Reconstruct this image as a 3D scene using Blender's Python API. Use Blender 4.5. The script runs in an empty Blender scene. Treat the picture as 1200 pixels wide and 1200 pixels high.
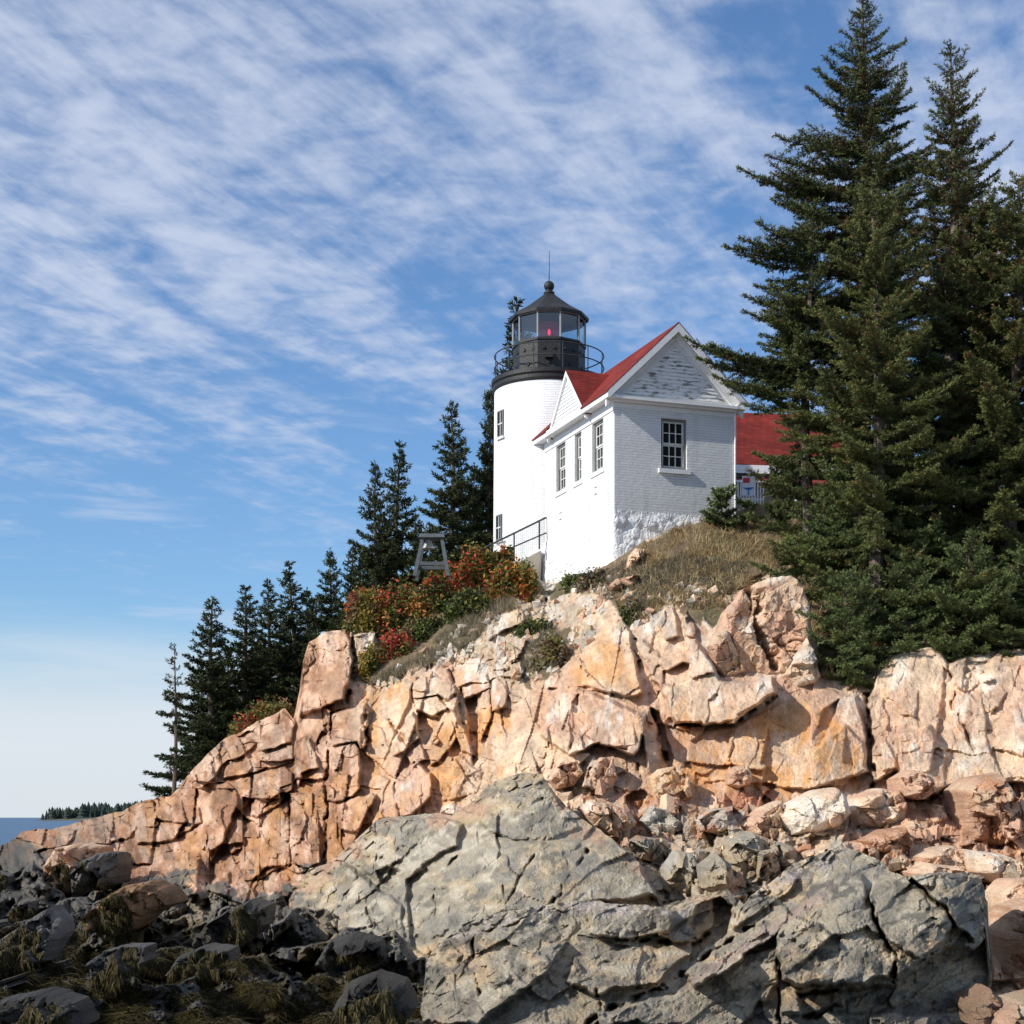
import bpy, math, random
import numpy as np
R = math.radians
random.seed(7)
scene = bpy.context.scene
col = scene.collection

# ------------------------------------------------------------------ camera
ZC = 3.0                      # the eye stands 3 m above the low-tide sea
F = 1870.0                    # focal length in photo pixels (photo 1200 x 1200)
HORIZON = 958.0
cam_data = bpy.data.cameras.new("camera")
cam = bpy.data.objects.new("camera", cam_data)
col.objects.link(cam)
cam.location = (0, 0, ZC)
cam.rotation_euler = (R(90), 0, 0)
cam_data.sensor_width = 36.0
cam_data.lens = 36.0 * F / 1200.0
cam_data.shift_y = (HORIZON - 600.0) / 1200.0
cam_data.clip_start = 0.5
cam_data.clip_end = 60000.0
scene.camera = cam

# ------------------------------------------------------------------ light, sky, exposure
SUN = np.array([-0.74, -0.395, 0.545]); SUN = SUN / np.linalg.norm(SUN)
sun_el = math.asin(SUN[2])
sun_az = math.atan2(SUN[0], SUN[1])
sd = bpy.data.lights.new("sun", 'SUN')
sd.energy = 4.6
sd.angle = R(0.53)
sd.color = (1.0, 0.945, 0.86)
so = bpy.data.objects.new("sun", sd)
col.objects.link(so)
so.location = (-40, -20, 40)
from mathutils import Vector
so.rotation_euler = Vector(tuple(-SUN)).to_track_quat('-Z', 'Y').to_euler()

world = bpy.data.worlds.new("World")
scene.world = world
world.use_nodes = True
wn = world.node_tree
wn.nodes.clear()


def N(nt, t, loc=None, **kw):
    n = nt.nodes.new(t)
    for k, v in kw.items():
        if k.startswith('i_'):
            key = k[2:]
            n.inputs[int(key) if key.isdigit() else key].default_value = v
        else:
            setattr(n, k, v)
    return n


def build_sky():
    nt = wn
    L = nt.links.new
    out = N(nt, 'ShaderNodeOutputWorld')
    bg = N(nt, 'ShaderNodeBackground')
    bg.inputs['Strength'].default_value = 0.105
    sky = N(nt, 'ShaderNodeTexSky', sky_type='NISHITA', sun_disc=False)
    sky.sun_elevation = sun_el
    sky.sun_rotation = sun_az
    sky.altitude = 0
    sky.air_density = 1.0
    sky.dust_density = 0.6
    sky.ozone_density = 2.2
    tc = N(nt, 'ShaderNodeTexCoord')
    sep = N(nt, 'ShaderNodeSeparateXYZ')
    L(tc.outputs['Generated'], sep.inputs[0])

    def M(op, a, b=None, c=None):
        n = N(nt, 'ShaderNodeMath', operation=op)
        for i, v in enumerate((a, b, c)):
            if v is None:
                continue
            if isinstance(v, (int, float)):
                n.inputs[i].default_value = v
            else:
                L(v, n.inputs[i])
        return n.outputs[0]
    x, y, z = sep.outputs[0], sep.outputs[1], sep.outputs[2]
    zz = M('MAXIMUM', z, 0.004)
    den = M('ADD', zz, 0.05)
    u = M('DIVIDE', x, den)
    v = M('DIVIDE', y, den)
    # cloud layer coordinates: along the streaks / across them
    ang = R(66)
    a = M('ADD', M('MULTIPLY', u, math.cos(ang)), M('MULTIPLY', v, math.sin(ang)))
    c = M('SUBTRACT', M('MULTIPLY', v, math.cos(ang)), M('MULTIPLY', u, math.sin(ang)))

    def vec(p, q, r=0.0):
        n = N(nt, 'ShaderNodeCombineXYZ')
        for i, s in enumerate((p, q, r)):
            if isinstance(s, (int, float)):
                n.inputs[i].default_value = s
            else:
                L(s, n.inputs[i])
        return n.outputs[0]

    def noise(vv, scale, detail=4, rough=0.55, dist=0.0):
        n = N(nt, 'ShaderNodeTexNoise')
        n.inputs['Scale'].default_value = scale
        n.inputs['Detail'].default_value = detail
        n.inputs['Roughness'].default_value = rough
        n.inputs['Distortion'].default_value = dist
        L(vv, n.inputs['Vector'])
        return n.outputs[0]

    def ramp(val, lo, hi):
        n = N(nt, 'ShaderNodeMapRange', interpolation_type='SMOOTHSTEP')
        L(val, n.inputs[0])
        n.inputs[1].default_value = lo
        n.inputs[2].default_value = hi
        return n.outputs[0]
    big = noise(vec(M('MULTIPLY', a, 0.42), c, 3.1), 1.25, 3, 0.55, 0.5)
    streak = noise(vec(M('MULTIPLY', a, 0.24), c, 1.7), 4.6, 6, 0.62, 0.35)
    ripple = noise(vec(M('MULTIPLY', a, 1.0), M('MULTIPLY', c, 0.8), 8.2), 9.5, 3, 0.5, 0.6)
    fine = noise(vec(M('MULTIPLY', a, 0.8), c, 5.2), 24.0, 4, 0.6, 0.2)
    dens = M('ADD', M('MULTIPLY', big, 0.80), M('MULTIPLY', streak, 0.95))
    dens = M('ADD', dens, M('MULTIPLY', ripple, 0.50))
    dens = M('ADD', dens, M('MULTIPLY', fine, 0.31))
    # more cloud high up, a clear band low, haze at the horizon
    cover = ramp(z, 0.13, 0.33)
    dens = M('ADD', dens, M('MULTIPLY', cover, 0.21))
    # the veil is thinner low on the right of the clear band
    d = ramp(dens, 1.27, 1.76)
    d = M('MULTIPLY', d, ramp(z, 0.05, 0.27))
    # a few thin low streaks
    lowst = noise(vec(M('MULTIPLY', x, 5.0), M('MULTIPLY', z, 46.0), 2.3), 1.0, 4, 0.55, 0.3)
    lows = M('MULTIPLY', ramp(lowst, 0.56, 0.74), M('MULTIPLY', ramp(z, 0.30, 0.18), 0.55))
    d = M('MAXIMUM', M('MULTIPLY', d, 0.80), lows)
    # low pale bank on the horizon
    bank = M('MULTIPLY', ramp(M('ADD', z, M('MULTIPLY', M('SUBTRACT', lowst, 0.5), 0.06)), 0.135, 0.05), 0.90)
    tint = N(nt, 'ShaderNodeMix', data_type='RGBA', blend_type='MULTIPLY')
    tint.inputs[0].default_value = 1.0
    L(sky.outputs[0], tint.inputs[6])
    tint.inputs[7].default_value = SKY_TINT
    mix = N(nt, 'ShaderNodeMix', data_type='RGBA')
    L(d, mix.inputs[0])
    L(tint.outputs[2], mix.inputs[6])
    mix.inputs[7].default_value = CLOUD_COL
    mix2 = N(nt, 'ShaderNodeMix', data_type='RGBA')
    L(bank, mix2.inputs[0]); L(mix.outputs[2], mix2.inputs[6]); mix2.inputs[7].default_value = BANK_COL
    L(mix2.outputs[2], bg.inputs['Color'])
    L(bg.outputs[0], out.inputs['Surface'])


SKY_TINT = (.85, 1.10, 1.36, 1)
CLOUD_COL = (5.8, 6.35, 7.7, 1)
BANK_COL = (6.7, 7.15, 7.7, 1)
build_sky()
scene.view_settings.view_transform = 'Standard'
scene.view_settings.look = 'None'
scene.view_settings.exposure = 0.10
scene.view_settings.gamma = 1.0
scene.view_settings.use_curve_mapping = False
scene.cycles.max_bounces = 6
scene.cycles.transparent_max_bounces = 10
scene.cycles.sample_clamp_indirect = 6.0


# ------------------------------------------------------------------ object helpers
def tag(o, label=None, cat=None, group=None, kind=None):
    if label: o["label"] = label
    if cat: o["category"] = cat
    if group: o["group"] = group
    if kind: o["kind"] = kind
    return o


def empty(name, loc, rz=0.0):
    o = bpy.data.objects.new(name, None)
    col.objects.link(o)
    o.location = loc
    o.rotation_euler = (0, 0, rz)
    o.empty_display_size = 0.3
    return o


def mk(name, verts, faces, mat, parent=None, colr=None, smooth=False, loc=None):
    """numpy vertices and one or more (n, k) face arrays -> ONE mesh object"""
    me = bpy.data.meshes.new(name)
    verts = np.asarray(verts, dtype=np.float32).reshape(-1, 3)
    if not isinstance(faces, (list, tuple)):
        faces = [faces]
    faces = [np.asarray(f, dtype=np.int32) for f in faces if len(f)]
    me.vertices.add(len(verts))
    me.vertices.foreach_set("co", verts.ravel())
    loops = np.concatenate([f.ravel() for f in faces])
    tot = np.concatenate([np.full(len(f), f.shape[1], dtype=np.int32) for f in faces])
    start = np.concatenate([[0], np.cumsum(tot)[:-1]]).astype(np.int32)
    me.loops.add(len(loops))
    me.loops.foreach_set("vertex_index", loops)
    me.polygons.add(len(tot))
    me.polygons.foreach_set("loop_start", start)
    me.polygons.foreach_set("loop_total", tot)
    me.polygons.foreach_set("use_smooth", np.full(len(tot), bool(smooth)))
    if colr is not None:
        at = me.color_attributes.new("Col", 'FLOAT_COLOR', 'POINT')
        c = np.ones((len(verts), 4), dtype=np.float32)
        c[:, :3] = colr
        at.data.foreach_set("color", c.ravel())
    me.update()
    me.validate()
    if mat is not None:
        me.materials.append(mat)
    o = bpy.data.objects.new(name, me)
    col.objects.link(o)
    if parent is not None:
        o.parent = parent
    if loc is not None:
        o.location = loc
    return o


def copy_tree(o, parent=None):
    c = o.copy()
    col.objects.link(c)
    if parent is not None:
        c.parent = parent
    for ch in list(o.children):
        copy_tree(ch, c)
    return c


class MB:
    """collects boxes, bars, rings and lathes of ONE part"""
    def __init__(self):
        self.v = []; self.f4 = []; self.f3 = []

    def quad(self, a, b, c, d):
        n = len(self.v); self.v += [a, b, c, d]; self.f4.append((n, n + 1, n + 2, n + 3)); return self

    def tri(self, a, b, c):
        n = len(self.v); self.v += [a, b, c]; self.f3.append((n, n + 1, n + 2)); return self

    def hexa(self, p):
        """8 points: bottom ring 0-3, top ring 4-7"""
        n = len(self.v); self.v += [tuple(q) for q in p]
        for f in ((3, 2, 1, 0), (4, 5, 6, 7), (0, 1, 5, 4), (1, 2, 6, 5), (2, 3, 7, 6), (3, 0, 4, 7)):
            self.f4.append(tuple(n + i for i in f))
        return self

    def box(self, x0, x1, y0, y1, z0, z1):
        return self.hexa([(x0, y0, z0), (x1, y0, z0), (x1, y1, z0), (x0, y1, z0),
                          (x0, y0, z1), (x1, y0, z1), (x1, y1, z1), (x0, y1, z1)])

    def prism(self, poly, d):
        """closed polygon of 3-D points pushed along d"""
        n = len(self.v); k = len(poly)
        self.v += [tuple(p) for p in poly] + [tuple(p[i] + d[i] for i in range(3)) for p in poly]
        for i in range(k):
            j = (i + 1) % k
            self.f4.append((n + i, n + j, n + k + j, n + k + i))
        for i in range(1, k - 1):
            self.f3.append((n, n + i + 1, n + i)); self.f3.append((n + k, n + k + i, n + k + i + 1))
        return self

    def bar(self, p0, p1, r, r1=None, n=6):
        p0 = np.array(p0, float); p1 = np.array(p1, float); r1 = r if r1 is None else r1
        d = p1 - p0; d /= np.linalg.norm(d) + 1e-9
        a = np.cross(d, (0, 0, 1.0) if abs(d[2]) < 0.9 else (1.0, 0, 0)); a /= np.linalg.norm(a); b = np.cross(d, a)
        b0 = len(self.v)
        for p, rr in ((p0, r), (p1, r1)):
            for i in range(n):
                t = 2 * math.pi * (i + .5) / n
                self.v.append(tuple(p + rr * (math.cos(t) * a + math.sin(t) * b)))
        for i in range(n):
            j = (i + 1) % n
            self.f4.append((b0 + i, b0 + j, b0 + n + j, b0 + n + i))
        for i in range(1, n - 1):
            self.f3.append((b0, b0 + i + 1, b0 + i)); self.f3.append((b0 + n, b0 + n + i, b0 + n + i + 1))
        return self

    def lathe(self, prof, n=48, ph=0.0, c=(0, 0), close=False):
        b0 = len(self.v); m = len(prof)
        for (r, z) in prof:
            for i in range(n):
                t = 2 * math.pi * i / n + ph
                self.v.append((c[0] + r * math.cos(t), c[1] + r * math.sin(t), z))
        for k in range(m - 1 if not close else m):
            k2 = (k + 1) % m
            for i in range(n):
                j = (i + 1) % n
                self.f4.append((b0 + k * n + i, b0 + k * n + j, b0 + k2 * n + j, b0 + k2 * n + i))
        return self

    def build(self, name, mat, parent=None, smooth=False, loc=None):
        fs = []
        if self.f4: fs.append(np.array(self.f4))
        if self.f3: fs.append(np.array(self.f3))
        return mk(name, np.array(self.v), fs, mat, parent, None, smooth, loc)


# ------------------------------------------------------------------ noise in numpy
def _h(ix, iy, s):
    h = (ix.astype(np.uint32) * np.uint32(374761393) + iy.astype(np.uint32) * np.uint32(668265263)
         + np.uint32((s * 2246822519 + 3266489917) & 0xffffffff))
    h = (h ^ (h >> np.uint32(13))) * np.uint32(1274126177)
    h = h ^ (h >> np.uint32(16))
    h = h * np.uint32(2246822519)
    h = h ^ (h >> np.uint32(15))
    return (h & np.uint32(0xffffff)).astype(np.float32) / np.float32(0xffffff)


def vnoise(x, y, s=0):
    ix = np.floor(x).astype(np.int32); iy = np.floor(y).astype(np.int32)
    fx = (x - ix).astype(np.float32); fy = (y - iy).astype(np.float32)
    fx = fx * fx * fx * (fx * (fx * 6 - 15) + 10); fy = fy * fy * fy * (fy * (fy * 6 - 15) + 10)
    a = _h(ix, iy, s); b = _h(ix + 1, iy, s); c = _h(ix, iy + 1, s); d = _h(ix + 1, iy + 1, s)
    return (a + (b - a) * fx) * (1 - fy) + (c + (d - c) * fx) * fy - 0.5


def fbm(x, y, o=4, s=0, gain=0.5):
    t = 0; a = 1.0
    for i in range(o):
        t = t + a * vnoise(x * 2 ** i + 17.3 * i, y * 2 ** i - 9.1 * i, s + i * 31)
        a *= gain
    return t


def voro(x, y, s=0, jit=0.85):
    """nearest cell: F1, F2, three random numbers of the cell, offset from its seed"""
    ix = np.floor(x).astype(np.int32); iy = np.floor(y).astype(np.int32)
    f1 = np.full(x.shape, 9.0, np.float32); f2 = f1.copy()
    cx = np.zeros(x.shape, np.int32); cy = cx.copy()
    ox = np.zeros(x.shape, np.float32); oy = ox.copy()
    for j in (-1, 0, 1):
        for i in (-1, 0, 1):
            jx = ix + i; jy = iy + j
            sx = jx + 0.5 + jit * (_h(jx, jy, s) - 0.5)
            sy = jy + 0.5 + jit * (_h(jx, jy, s + 1) - 0.5)
            dx = (x - sx).astype(np.float32); dy = (y - sy).astype(np.float32)
            d = dx * dx + dy * dy
            near = d < f1
            f2 = np.where(near, f1, np.minimum(f2, d))
            f1 = np.where(near, d, f1)
            cx = np.where(near, jx, cx); cy = np.where(near, jy, cy)
            ox = np.where(near, dx, ox); oy = np.where(near, dy, oy)
    return (np.sqrt(f1), np.sqrt(f2), _h(cx, cy, s + 2), _h(cx, cy, s + 3), _h(cx, cy, s + 4), ox, oy)


def facet(X, Y, cell, ang, stretch, step, tilt, crack, s):
    """broken-rock relief in pixels: tilted plates with steps and open joints between them"""
    ca, sa = math.cos(ang), math.sin(ang)
    u = (X * ca + Y * sa) / (cell * stretch); v = (-X * sa + Y * ca) / cell
    wx = 0.17 * fbm(u * 1.6, v * 1.6, 3, s + 50); wy = 0.17 * fbm(u * 1.6, v * 1.6, 3, s + 60)
    f1, f2, r1, r2, r3, ox, oy = voro(u + wx, v + wy, s)
    d = (r1 - .5) * step + (r2 - .5) * tilt * (ox - wx) * stretch * 2 + (r3 - .5) * tilt * (oy - wy) * 2
    e = np.clip((f2 - f1) / 0.10, 0, 1)
    d = d + crack * (1 - e) ** 2
    return d * cell


def joints(X, Y, w, h, ang, step, tilt, crack, s, wob=.28):
    """straight jointed blocks: strips along one joint set, broken across by the other"""
    a = ang + .5 * (_h(np.floor(X / 130. + .5 * fbm(X / 60., Y / 60., 2, s + 91)).astype(np.int32), np.floor(Y / 130. + .5 * fbm(X / 60., Y / 60., 2, s + 92)).astype(np.int32), s + 90) - .5)
    ca, sa = np.cos(a), np.sin(a)
    u = (X * ca + Y * sa) / w; v = (-X * sa + Y * ca) / h
    wu = wob * .30 * fbm(u * 1.4, v * 1.4, 3, s + 50); wv = wob * .30 * fbm(u * 1.4 + 7, v * 1.4, 3, s + 60)
    u = u + wu; v = v + wv
    i = np.floor(u).astype(np.int32)
    fu = u - i
    jl = .30 * (_h(i, i * 0, s) - .5); jr = .30 * (_h(i + 1, i * 0, s) - .5)
    i = np.where(fu < jl, i - 1, np.where(fu > 1 + jr, i + 1, i)).astype(np.int32)
    v = v * (.7 + .7 * _h(i, i * 0 + 3, s)) + 7.3 * _h(i, i * 0 + 5, s)
    j = np.floor(v).astype(np.int32)
    fv = v - j
    jl2 = .5 * (_h(i, j, s + 7) - .5); jr2 = .5 * (_h(i, j + 1, s + 7) - .5)
    j = np.where(fv < jl2, j - 1, np.where(fv > 1 + jr2, j + 1, j)).astype(np.int32)
    du = u - i - .5; dv = v - j - .5
    r1, r2, r3 = _h(i, j, s + 2), _h(i, j, s + 3), _h(i, j, s + 4)
    d = ((r1 - .5) * step + (r2 - .5) * tilt * (du - wu) + (r3 - .5) * tilt * (dv - wv) * h / w) * w
    if crack:
        e = np.minimum(.5 - np.abs(du), (.5 - np.abs(dv)) * h / w)
        d = d + crack * w * np.clip(1 - e / .06, 0, 1)
    return d


def ridged(x, y, o, s):
    t = 0; a = 1.0
    for i in range(o):
        t = t + a * (np.abs(vnoise(x * 2 ** i + 3.7 * i, y * 2 ** i + 1.9 * i, s + i * 13)) * 2 - .5)
        a *= .55
    return t


def smooth(a, b, x):
    t = np.clip((x - a) / (b - a), 0, 1)
    return t * t * (3 - 2 * t)


def polydist(X, Y, poly):
    """signed distance in pixels, positive inside (only near the polygon, else -999)"""
    P = np.array(poly, float)
    out = np.full(X.shape, -999.0, np.float32)
    m = ((X > P[:, 0].min() - 14) & (X < P[:, 0].max() + 14) & (Y > P[:, 1].min() - 14) & (Y < P[:, 1].max() + 14))
    if not m.any():
        return out
    x = X[m]; y = Y[m]
    ins = np.zeros(x.shape, bool); best = np.full(x.shape, 1e9)
    n = len(P)
    for i in range(n):
        x0, y0 = P[i]; x1, y1 = P[(i + 1) % n]
        if y0 != y1:
            c = ((y0 > y) != (y1 > y)) & (x < (x1 - x0) * (y - y0) / (y1 - y0) + x0)
            ins ^= c
        ex, ey = x1 - x0, y1 - y0
        t = np.clip(((x - x0) * ex + (y - y0) * ey) / (ex * ex + ey * ey + 1e-9), 0, 1)
        best = np.minimum(best, (x - x0 - t * ex) ** 2 + (y - y0 - t * ey) ** 2)
    best = np.sqrt(best)
    out[m] = np.where(ins, best, -best)
    return out


def linedist(X, Y, pts):
    best = np.full(X.shape, 1e9)
    for (x0, y0), (x1, y1) in zip(pts[:-1], pts[1:]):
        ex, ey = x1 - x0, y1 - y0
        t = np.clip(((X - x0) * ex + (Y - y0) * ey) / (ex * ex + ey * ey + 1e-9), 0, 1)
        best = np.minimum(best, (X - x0 - t * ex) ** 2 + (Y - y0 - t * ey) ** 2)
    return np.sqrt(best)


class Surf:
    """smooth distance field through control points (px, py, distance)"""
    def __init__(self, pts):
        P = np.array(pts, float)
        self.p = P[:, :2] / 100.0
        n = len(P)
        A = np.zeros((n + 3, n + 3))
        d = np.linalg.norm(self.p[:, None] - self.p[None], axis=2)
        A[:n, :n] = d - 0.02 * np.eye(n)
        A[:n, n] = 1; A[:n, n + 1:] = self.p
        A[n, :n] = 1; A[n + 1:, :n] = self.p.T
        b = np.zeros(n + 3); b[:n] = P[:, 2]
        self.w = np.linalg.solve(A, b)

    def __call__(self, X, Y):
        x = np.asarray(X, float) / 100.0; y = np.asarray(Y, float) / 100.0
        n = len(self.p)
        r = self.w[n] + self.w[n + 1] * x + self.w[n + 2] * y
        for i in range(n):
            r = r + self.w[i] * np.sqrt((x - self.p[i, 0]) ** 2 + (y - self.p[i, 1]) ** 2)
        return r


def pt(px, py, D):
    """the point of the place seen at photo pixel (px, py), D metres away"""
    return ((px - 600.0) / F * D, D, ZC + (HORIZON - py) / F * D)


# ------------------------------------------------------------------ materials
def new_mat(name):
    m = bpy.data.materials.new(name)
    m.use_nodes = True
    nt = m.node_tree
    b = nt.nodes['Principled BSDF']
    return m, nt, b


def plain(name, c, rough=0.7, metal=0.0, noise=0.12, scale=3.0, bump=0.0, bscale=20.0, spec=0.4):
    m, nt, b = new_mat(name)
    b.inputs['Roughness'].default_value = rough
    b.inputs['Metallic'].default_value = metal
    b.inputs['Specular IOR Level'].default_value = spec
    tc = N(nt, 'ShaderNodeTexCoord')
    n1 = N(nt, 'ShaderNodeTexNoise'); n1.inputs['Scale'].default_value = scale; n1.inputs['Detail'].default_value = 6
    nt.links.new(tc.outputs['Object'], n1.inputs['Vector'])
    mr = N(nt, 'ShaderNodeMapRange')
    mr.inputs[1].default_value = .25; mr.inputs[2].default_value = .75
    mr.inputs[3].default_value = 1 - noise; mr.inputs[4].default_value = 1 + noise
    nt.links.new(n1.outputs[0], mr.inputs[0])
    mx = N(nt, 'ShaderNodeMix', data_type='RGBA', blend_type='MULTIPLY')
    mx.inputs[0].default_value = 1
    mx.inputs[6].default_value = (*c, 1)
    nt.links.new(mr.outputs[0], mx.inputs[7])
    nt.links.new(mx.outputs[2], b.inputs['Base Color'])
    if bump:
        n2 = N(nt, 'ShaderNodeTexNoise'); n2.inputs['Scale'].default_value = bscale; n2.inputs['Detail'].default_value = 5
        nt.links.new(tc.outputs['Object'], n2.inputs['Vector'])
        bp = N(nt, 'ShaderNodeBump'); bp.inputs['Strength'].default_value = bump; bp.inputs['Distance'].default_value = 0.05
        nt.links.new(n2.outputs[0], bp.inputs['Height'])
        nt.links.new(bp.outputs[0], b.inputs['Normal'])
    return m


def rock_mat(name, rough=0.85, bump=0.6, scale=5.0, speck=0.28):
    """colour of the stone comes with the mesh; speckle, grain and hairline joints from noise"""
    m, nt, b = new_mat(name)
    L = nt.links.new
    b.inputs['Roughness'].default_value = rough
    b.inputs['Specular IOR Level'].default_value = 0.25
    at = N(nt, 'ShaderNodeAttribute', attribute_name='Col')
    tc = N(nt, 'ShaderNodeTexCoord')
    n1 = N(nt, 'ShaderNodeTexNoise'); n1.inputs['Scale'].default_value = scale * 5; n1.inputs['Detail'].default_value = 8
    n1.inputs['Roughness'].default_value = .7
    L(tc.outputs['Object'], n1.inputs['Vector'])
    mr = N(nt, 'ShaderNodeMapRange')
    mr.inputs[1].default_value = .3; mr.inputs[2].default_value = .7
    mr.inputs[3].default_value = 1 - speck; mr.inputs[4].default_value = 1 + speck
    L(n1.outputs[0], mr.inputs[0])
    n3 = N(nt, 'ShaderNodeTexNoise'); n3.inputs['Scale'].default_value = scale * 0.45; n3.inputs['Detail'].default_value = 6
    L(tc.outputs['Object'], n3.inputs['Vector'])
    mr3 = N(nt, 'ShaderNodeMapRange')
    mr3.inputs[1].default_value = .3; mr3.inputs[2].default_value = .7
    mr3.inputs[3].default_value = 0.82; mr3.inputs[4].default_value = 1.15
    L(n3.outputs[0], mr3.inputs[0])
    mul = N(nt, 'ShaderNodeMath', operation='MULTIPLY')
    L(mr.outputs[0], mul.inputs[0]); L(mr3.outputs[0], mul.inputs[1])
    mx = N(nt, 'ShaderNodeMix', data_type='RGBA', blend_type='MULTIPLY')
    mx.inputs[0].default_value = 1
    L(at.outputs['Color'], mx.inputs[6]); L(mul.outputs[0], mx.inputs[7])
    L(mx.outputs[2], b.inputs['Base Color'])
    n2 = N(nt, 'ShaderNodeTexNoise'); n2.inputs['Scale'].default_value = scale * 2.6; n2.inputs['Detail'].default_value = 10
    n2.inputs['Roughness'].default_value = .68
    L(tc.outputs['Object'], n2.inputs['Vector'])
    vz = N(nt, 'ShaderNodeTexVoronoi', feature='DISTANCE_TO_EDGE'); vz.inputs['Scale'].default_value = scale * .55
    wv = N(nt, 'ShaderNodeVectorMath', operation='ADD')
    sc = N(nt, 'ShaderNodeVectorMath', operation='SCALE'); sc.inputs['Scale'].default_value = 0.35
    L(n3.outputs['Color'], sc.inputs[0]); L(tc.outputs['Object'], wv.inputs[0]); L(sc.outputs[0], wv.inputs[1])
    L(wv.outputs[0], vz.inputs['Vector'])
    mc = N(nt, 'ShaderNodeMapRange'); mc.inputs[1].default_value = 0; mc.inputs[2].default_value = .045
    L(vz.outputs['Distance'], mc.inputs[0])
    hh = N(nt, 'ShaderNodeMath', operation='MULTIPLY_ADD'); hh.inputs[1].default_value = 0.08
    L(mc.outputs[0], hh.inputs[0]); L(n2.outputs[0], hh.inputs[2])
    bp = N(nt, 'ShaderNodeBump'); bp.inputs['Strength'].default_value = bump; bp.inputs['Distance'].default_value = 0.09
    L(hh.outputs[0], bp.inputs['Height'])
    L(bp.outputs[0], b.inputs['Normal'])
    return m


def attr_mat(name, rough=0.7, trans=0.0, spec=0.2):
    m, nt, b = new_mat(name)
    b.inputs['Roughness'].default_value = rough
    b.inputs['Specular IOR Level'].default_value = spec
    at = N(nt, 'ShaderNodeAttribute', attribute_name='Col')
    nt.links.new(at.outputs['Color'], b.inputs['Base Color'])
    if trans:
        out = nt.nodes['Material Output']
        tr = N(nt, 'ShaderNodeBsdfTranslucent')
        nt.links.new(at.outputs['Color'], tr.inputs['Color'])
        ms = N(nt, 'ShaderNodeMixShader'); ms.inputs[0].default_value = trans
        nt.links.new(b.outputs[0], ms.inputs[1]); nt.links.new(tr.outputs[0], ms.inputs[2])
        nt.links.new(ms.outputs[0], out.inputs['Surface'])
    return m


M_ROCK = rock_mat("pink_granite", bump=0.8, scale=6.0, speck=.34)
M_GREY = rock_mat("grey_ledge", bump=0.9, scale=8.0, speck=0.40)
M_LEAF = attr_mat("leaf", 0.6, 0.18)
M_NEEDLE = attr_mat("needle", 0.65, 0.10)
M_STRAW = attr_mat("straw", 0.8, 0.15)
M_WET = rock_mat("wet_tidal_rock", rough=0.62, bump=1.0, scale=9.0, speck=.45)
M_WEED = attr_mat("rockweed", 0.62, 0.0, 0.12)
# ------------------------------------------------------------------ colours of the stone
PALE = np.array([.74, .535, .36]); WHITE = np.array([.78, .69, .57]); ORANGE = np.array([.63, .315, .11])
PINK = np.array([.64, .40, .265]); RED = np.array([.40, .205, .11]); GREY = np.array([.40, .355, .275])
TAN = np.array([.53, .415, .27]); LGREY = np.array([.54, .50, .42]); DARK = np.array([.085, .08, .066])
WEED = np.array([.05, .038, .013]); SOIL = np.array([.20, .145, .085]); MOSS = np.array([.135, .115, .06])


def mixc(a, b, t):
    t = np.clip(t, 0, 1)[..., None]
    return a * (1 - t) + b * t


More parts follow.
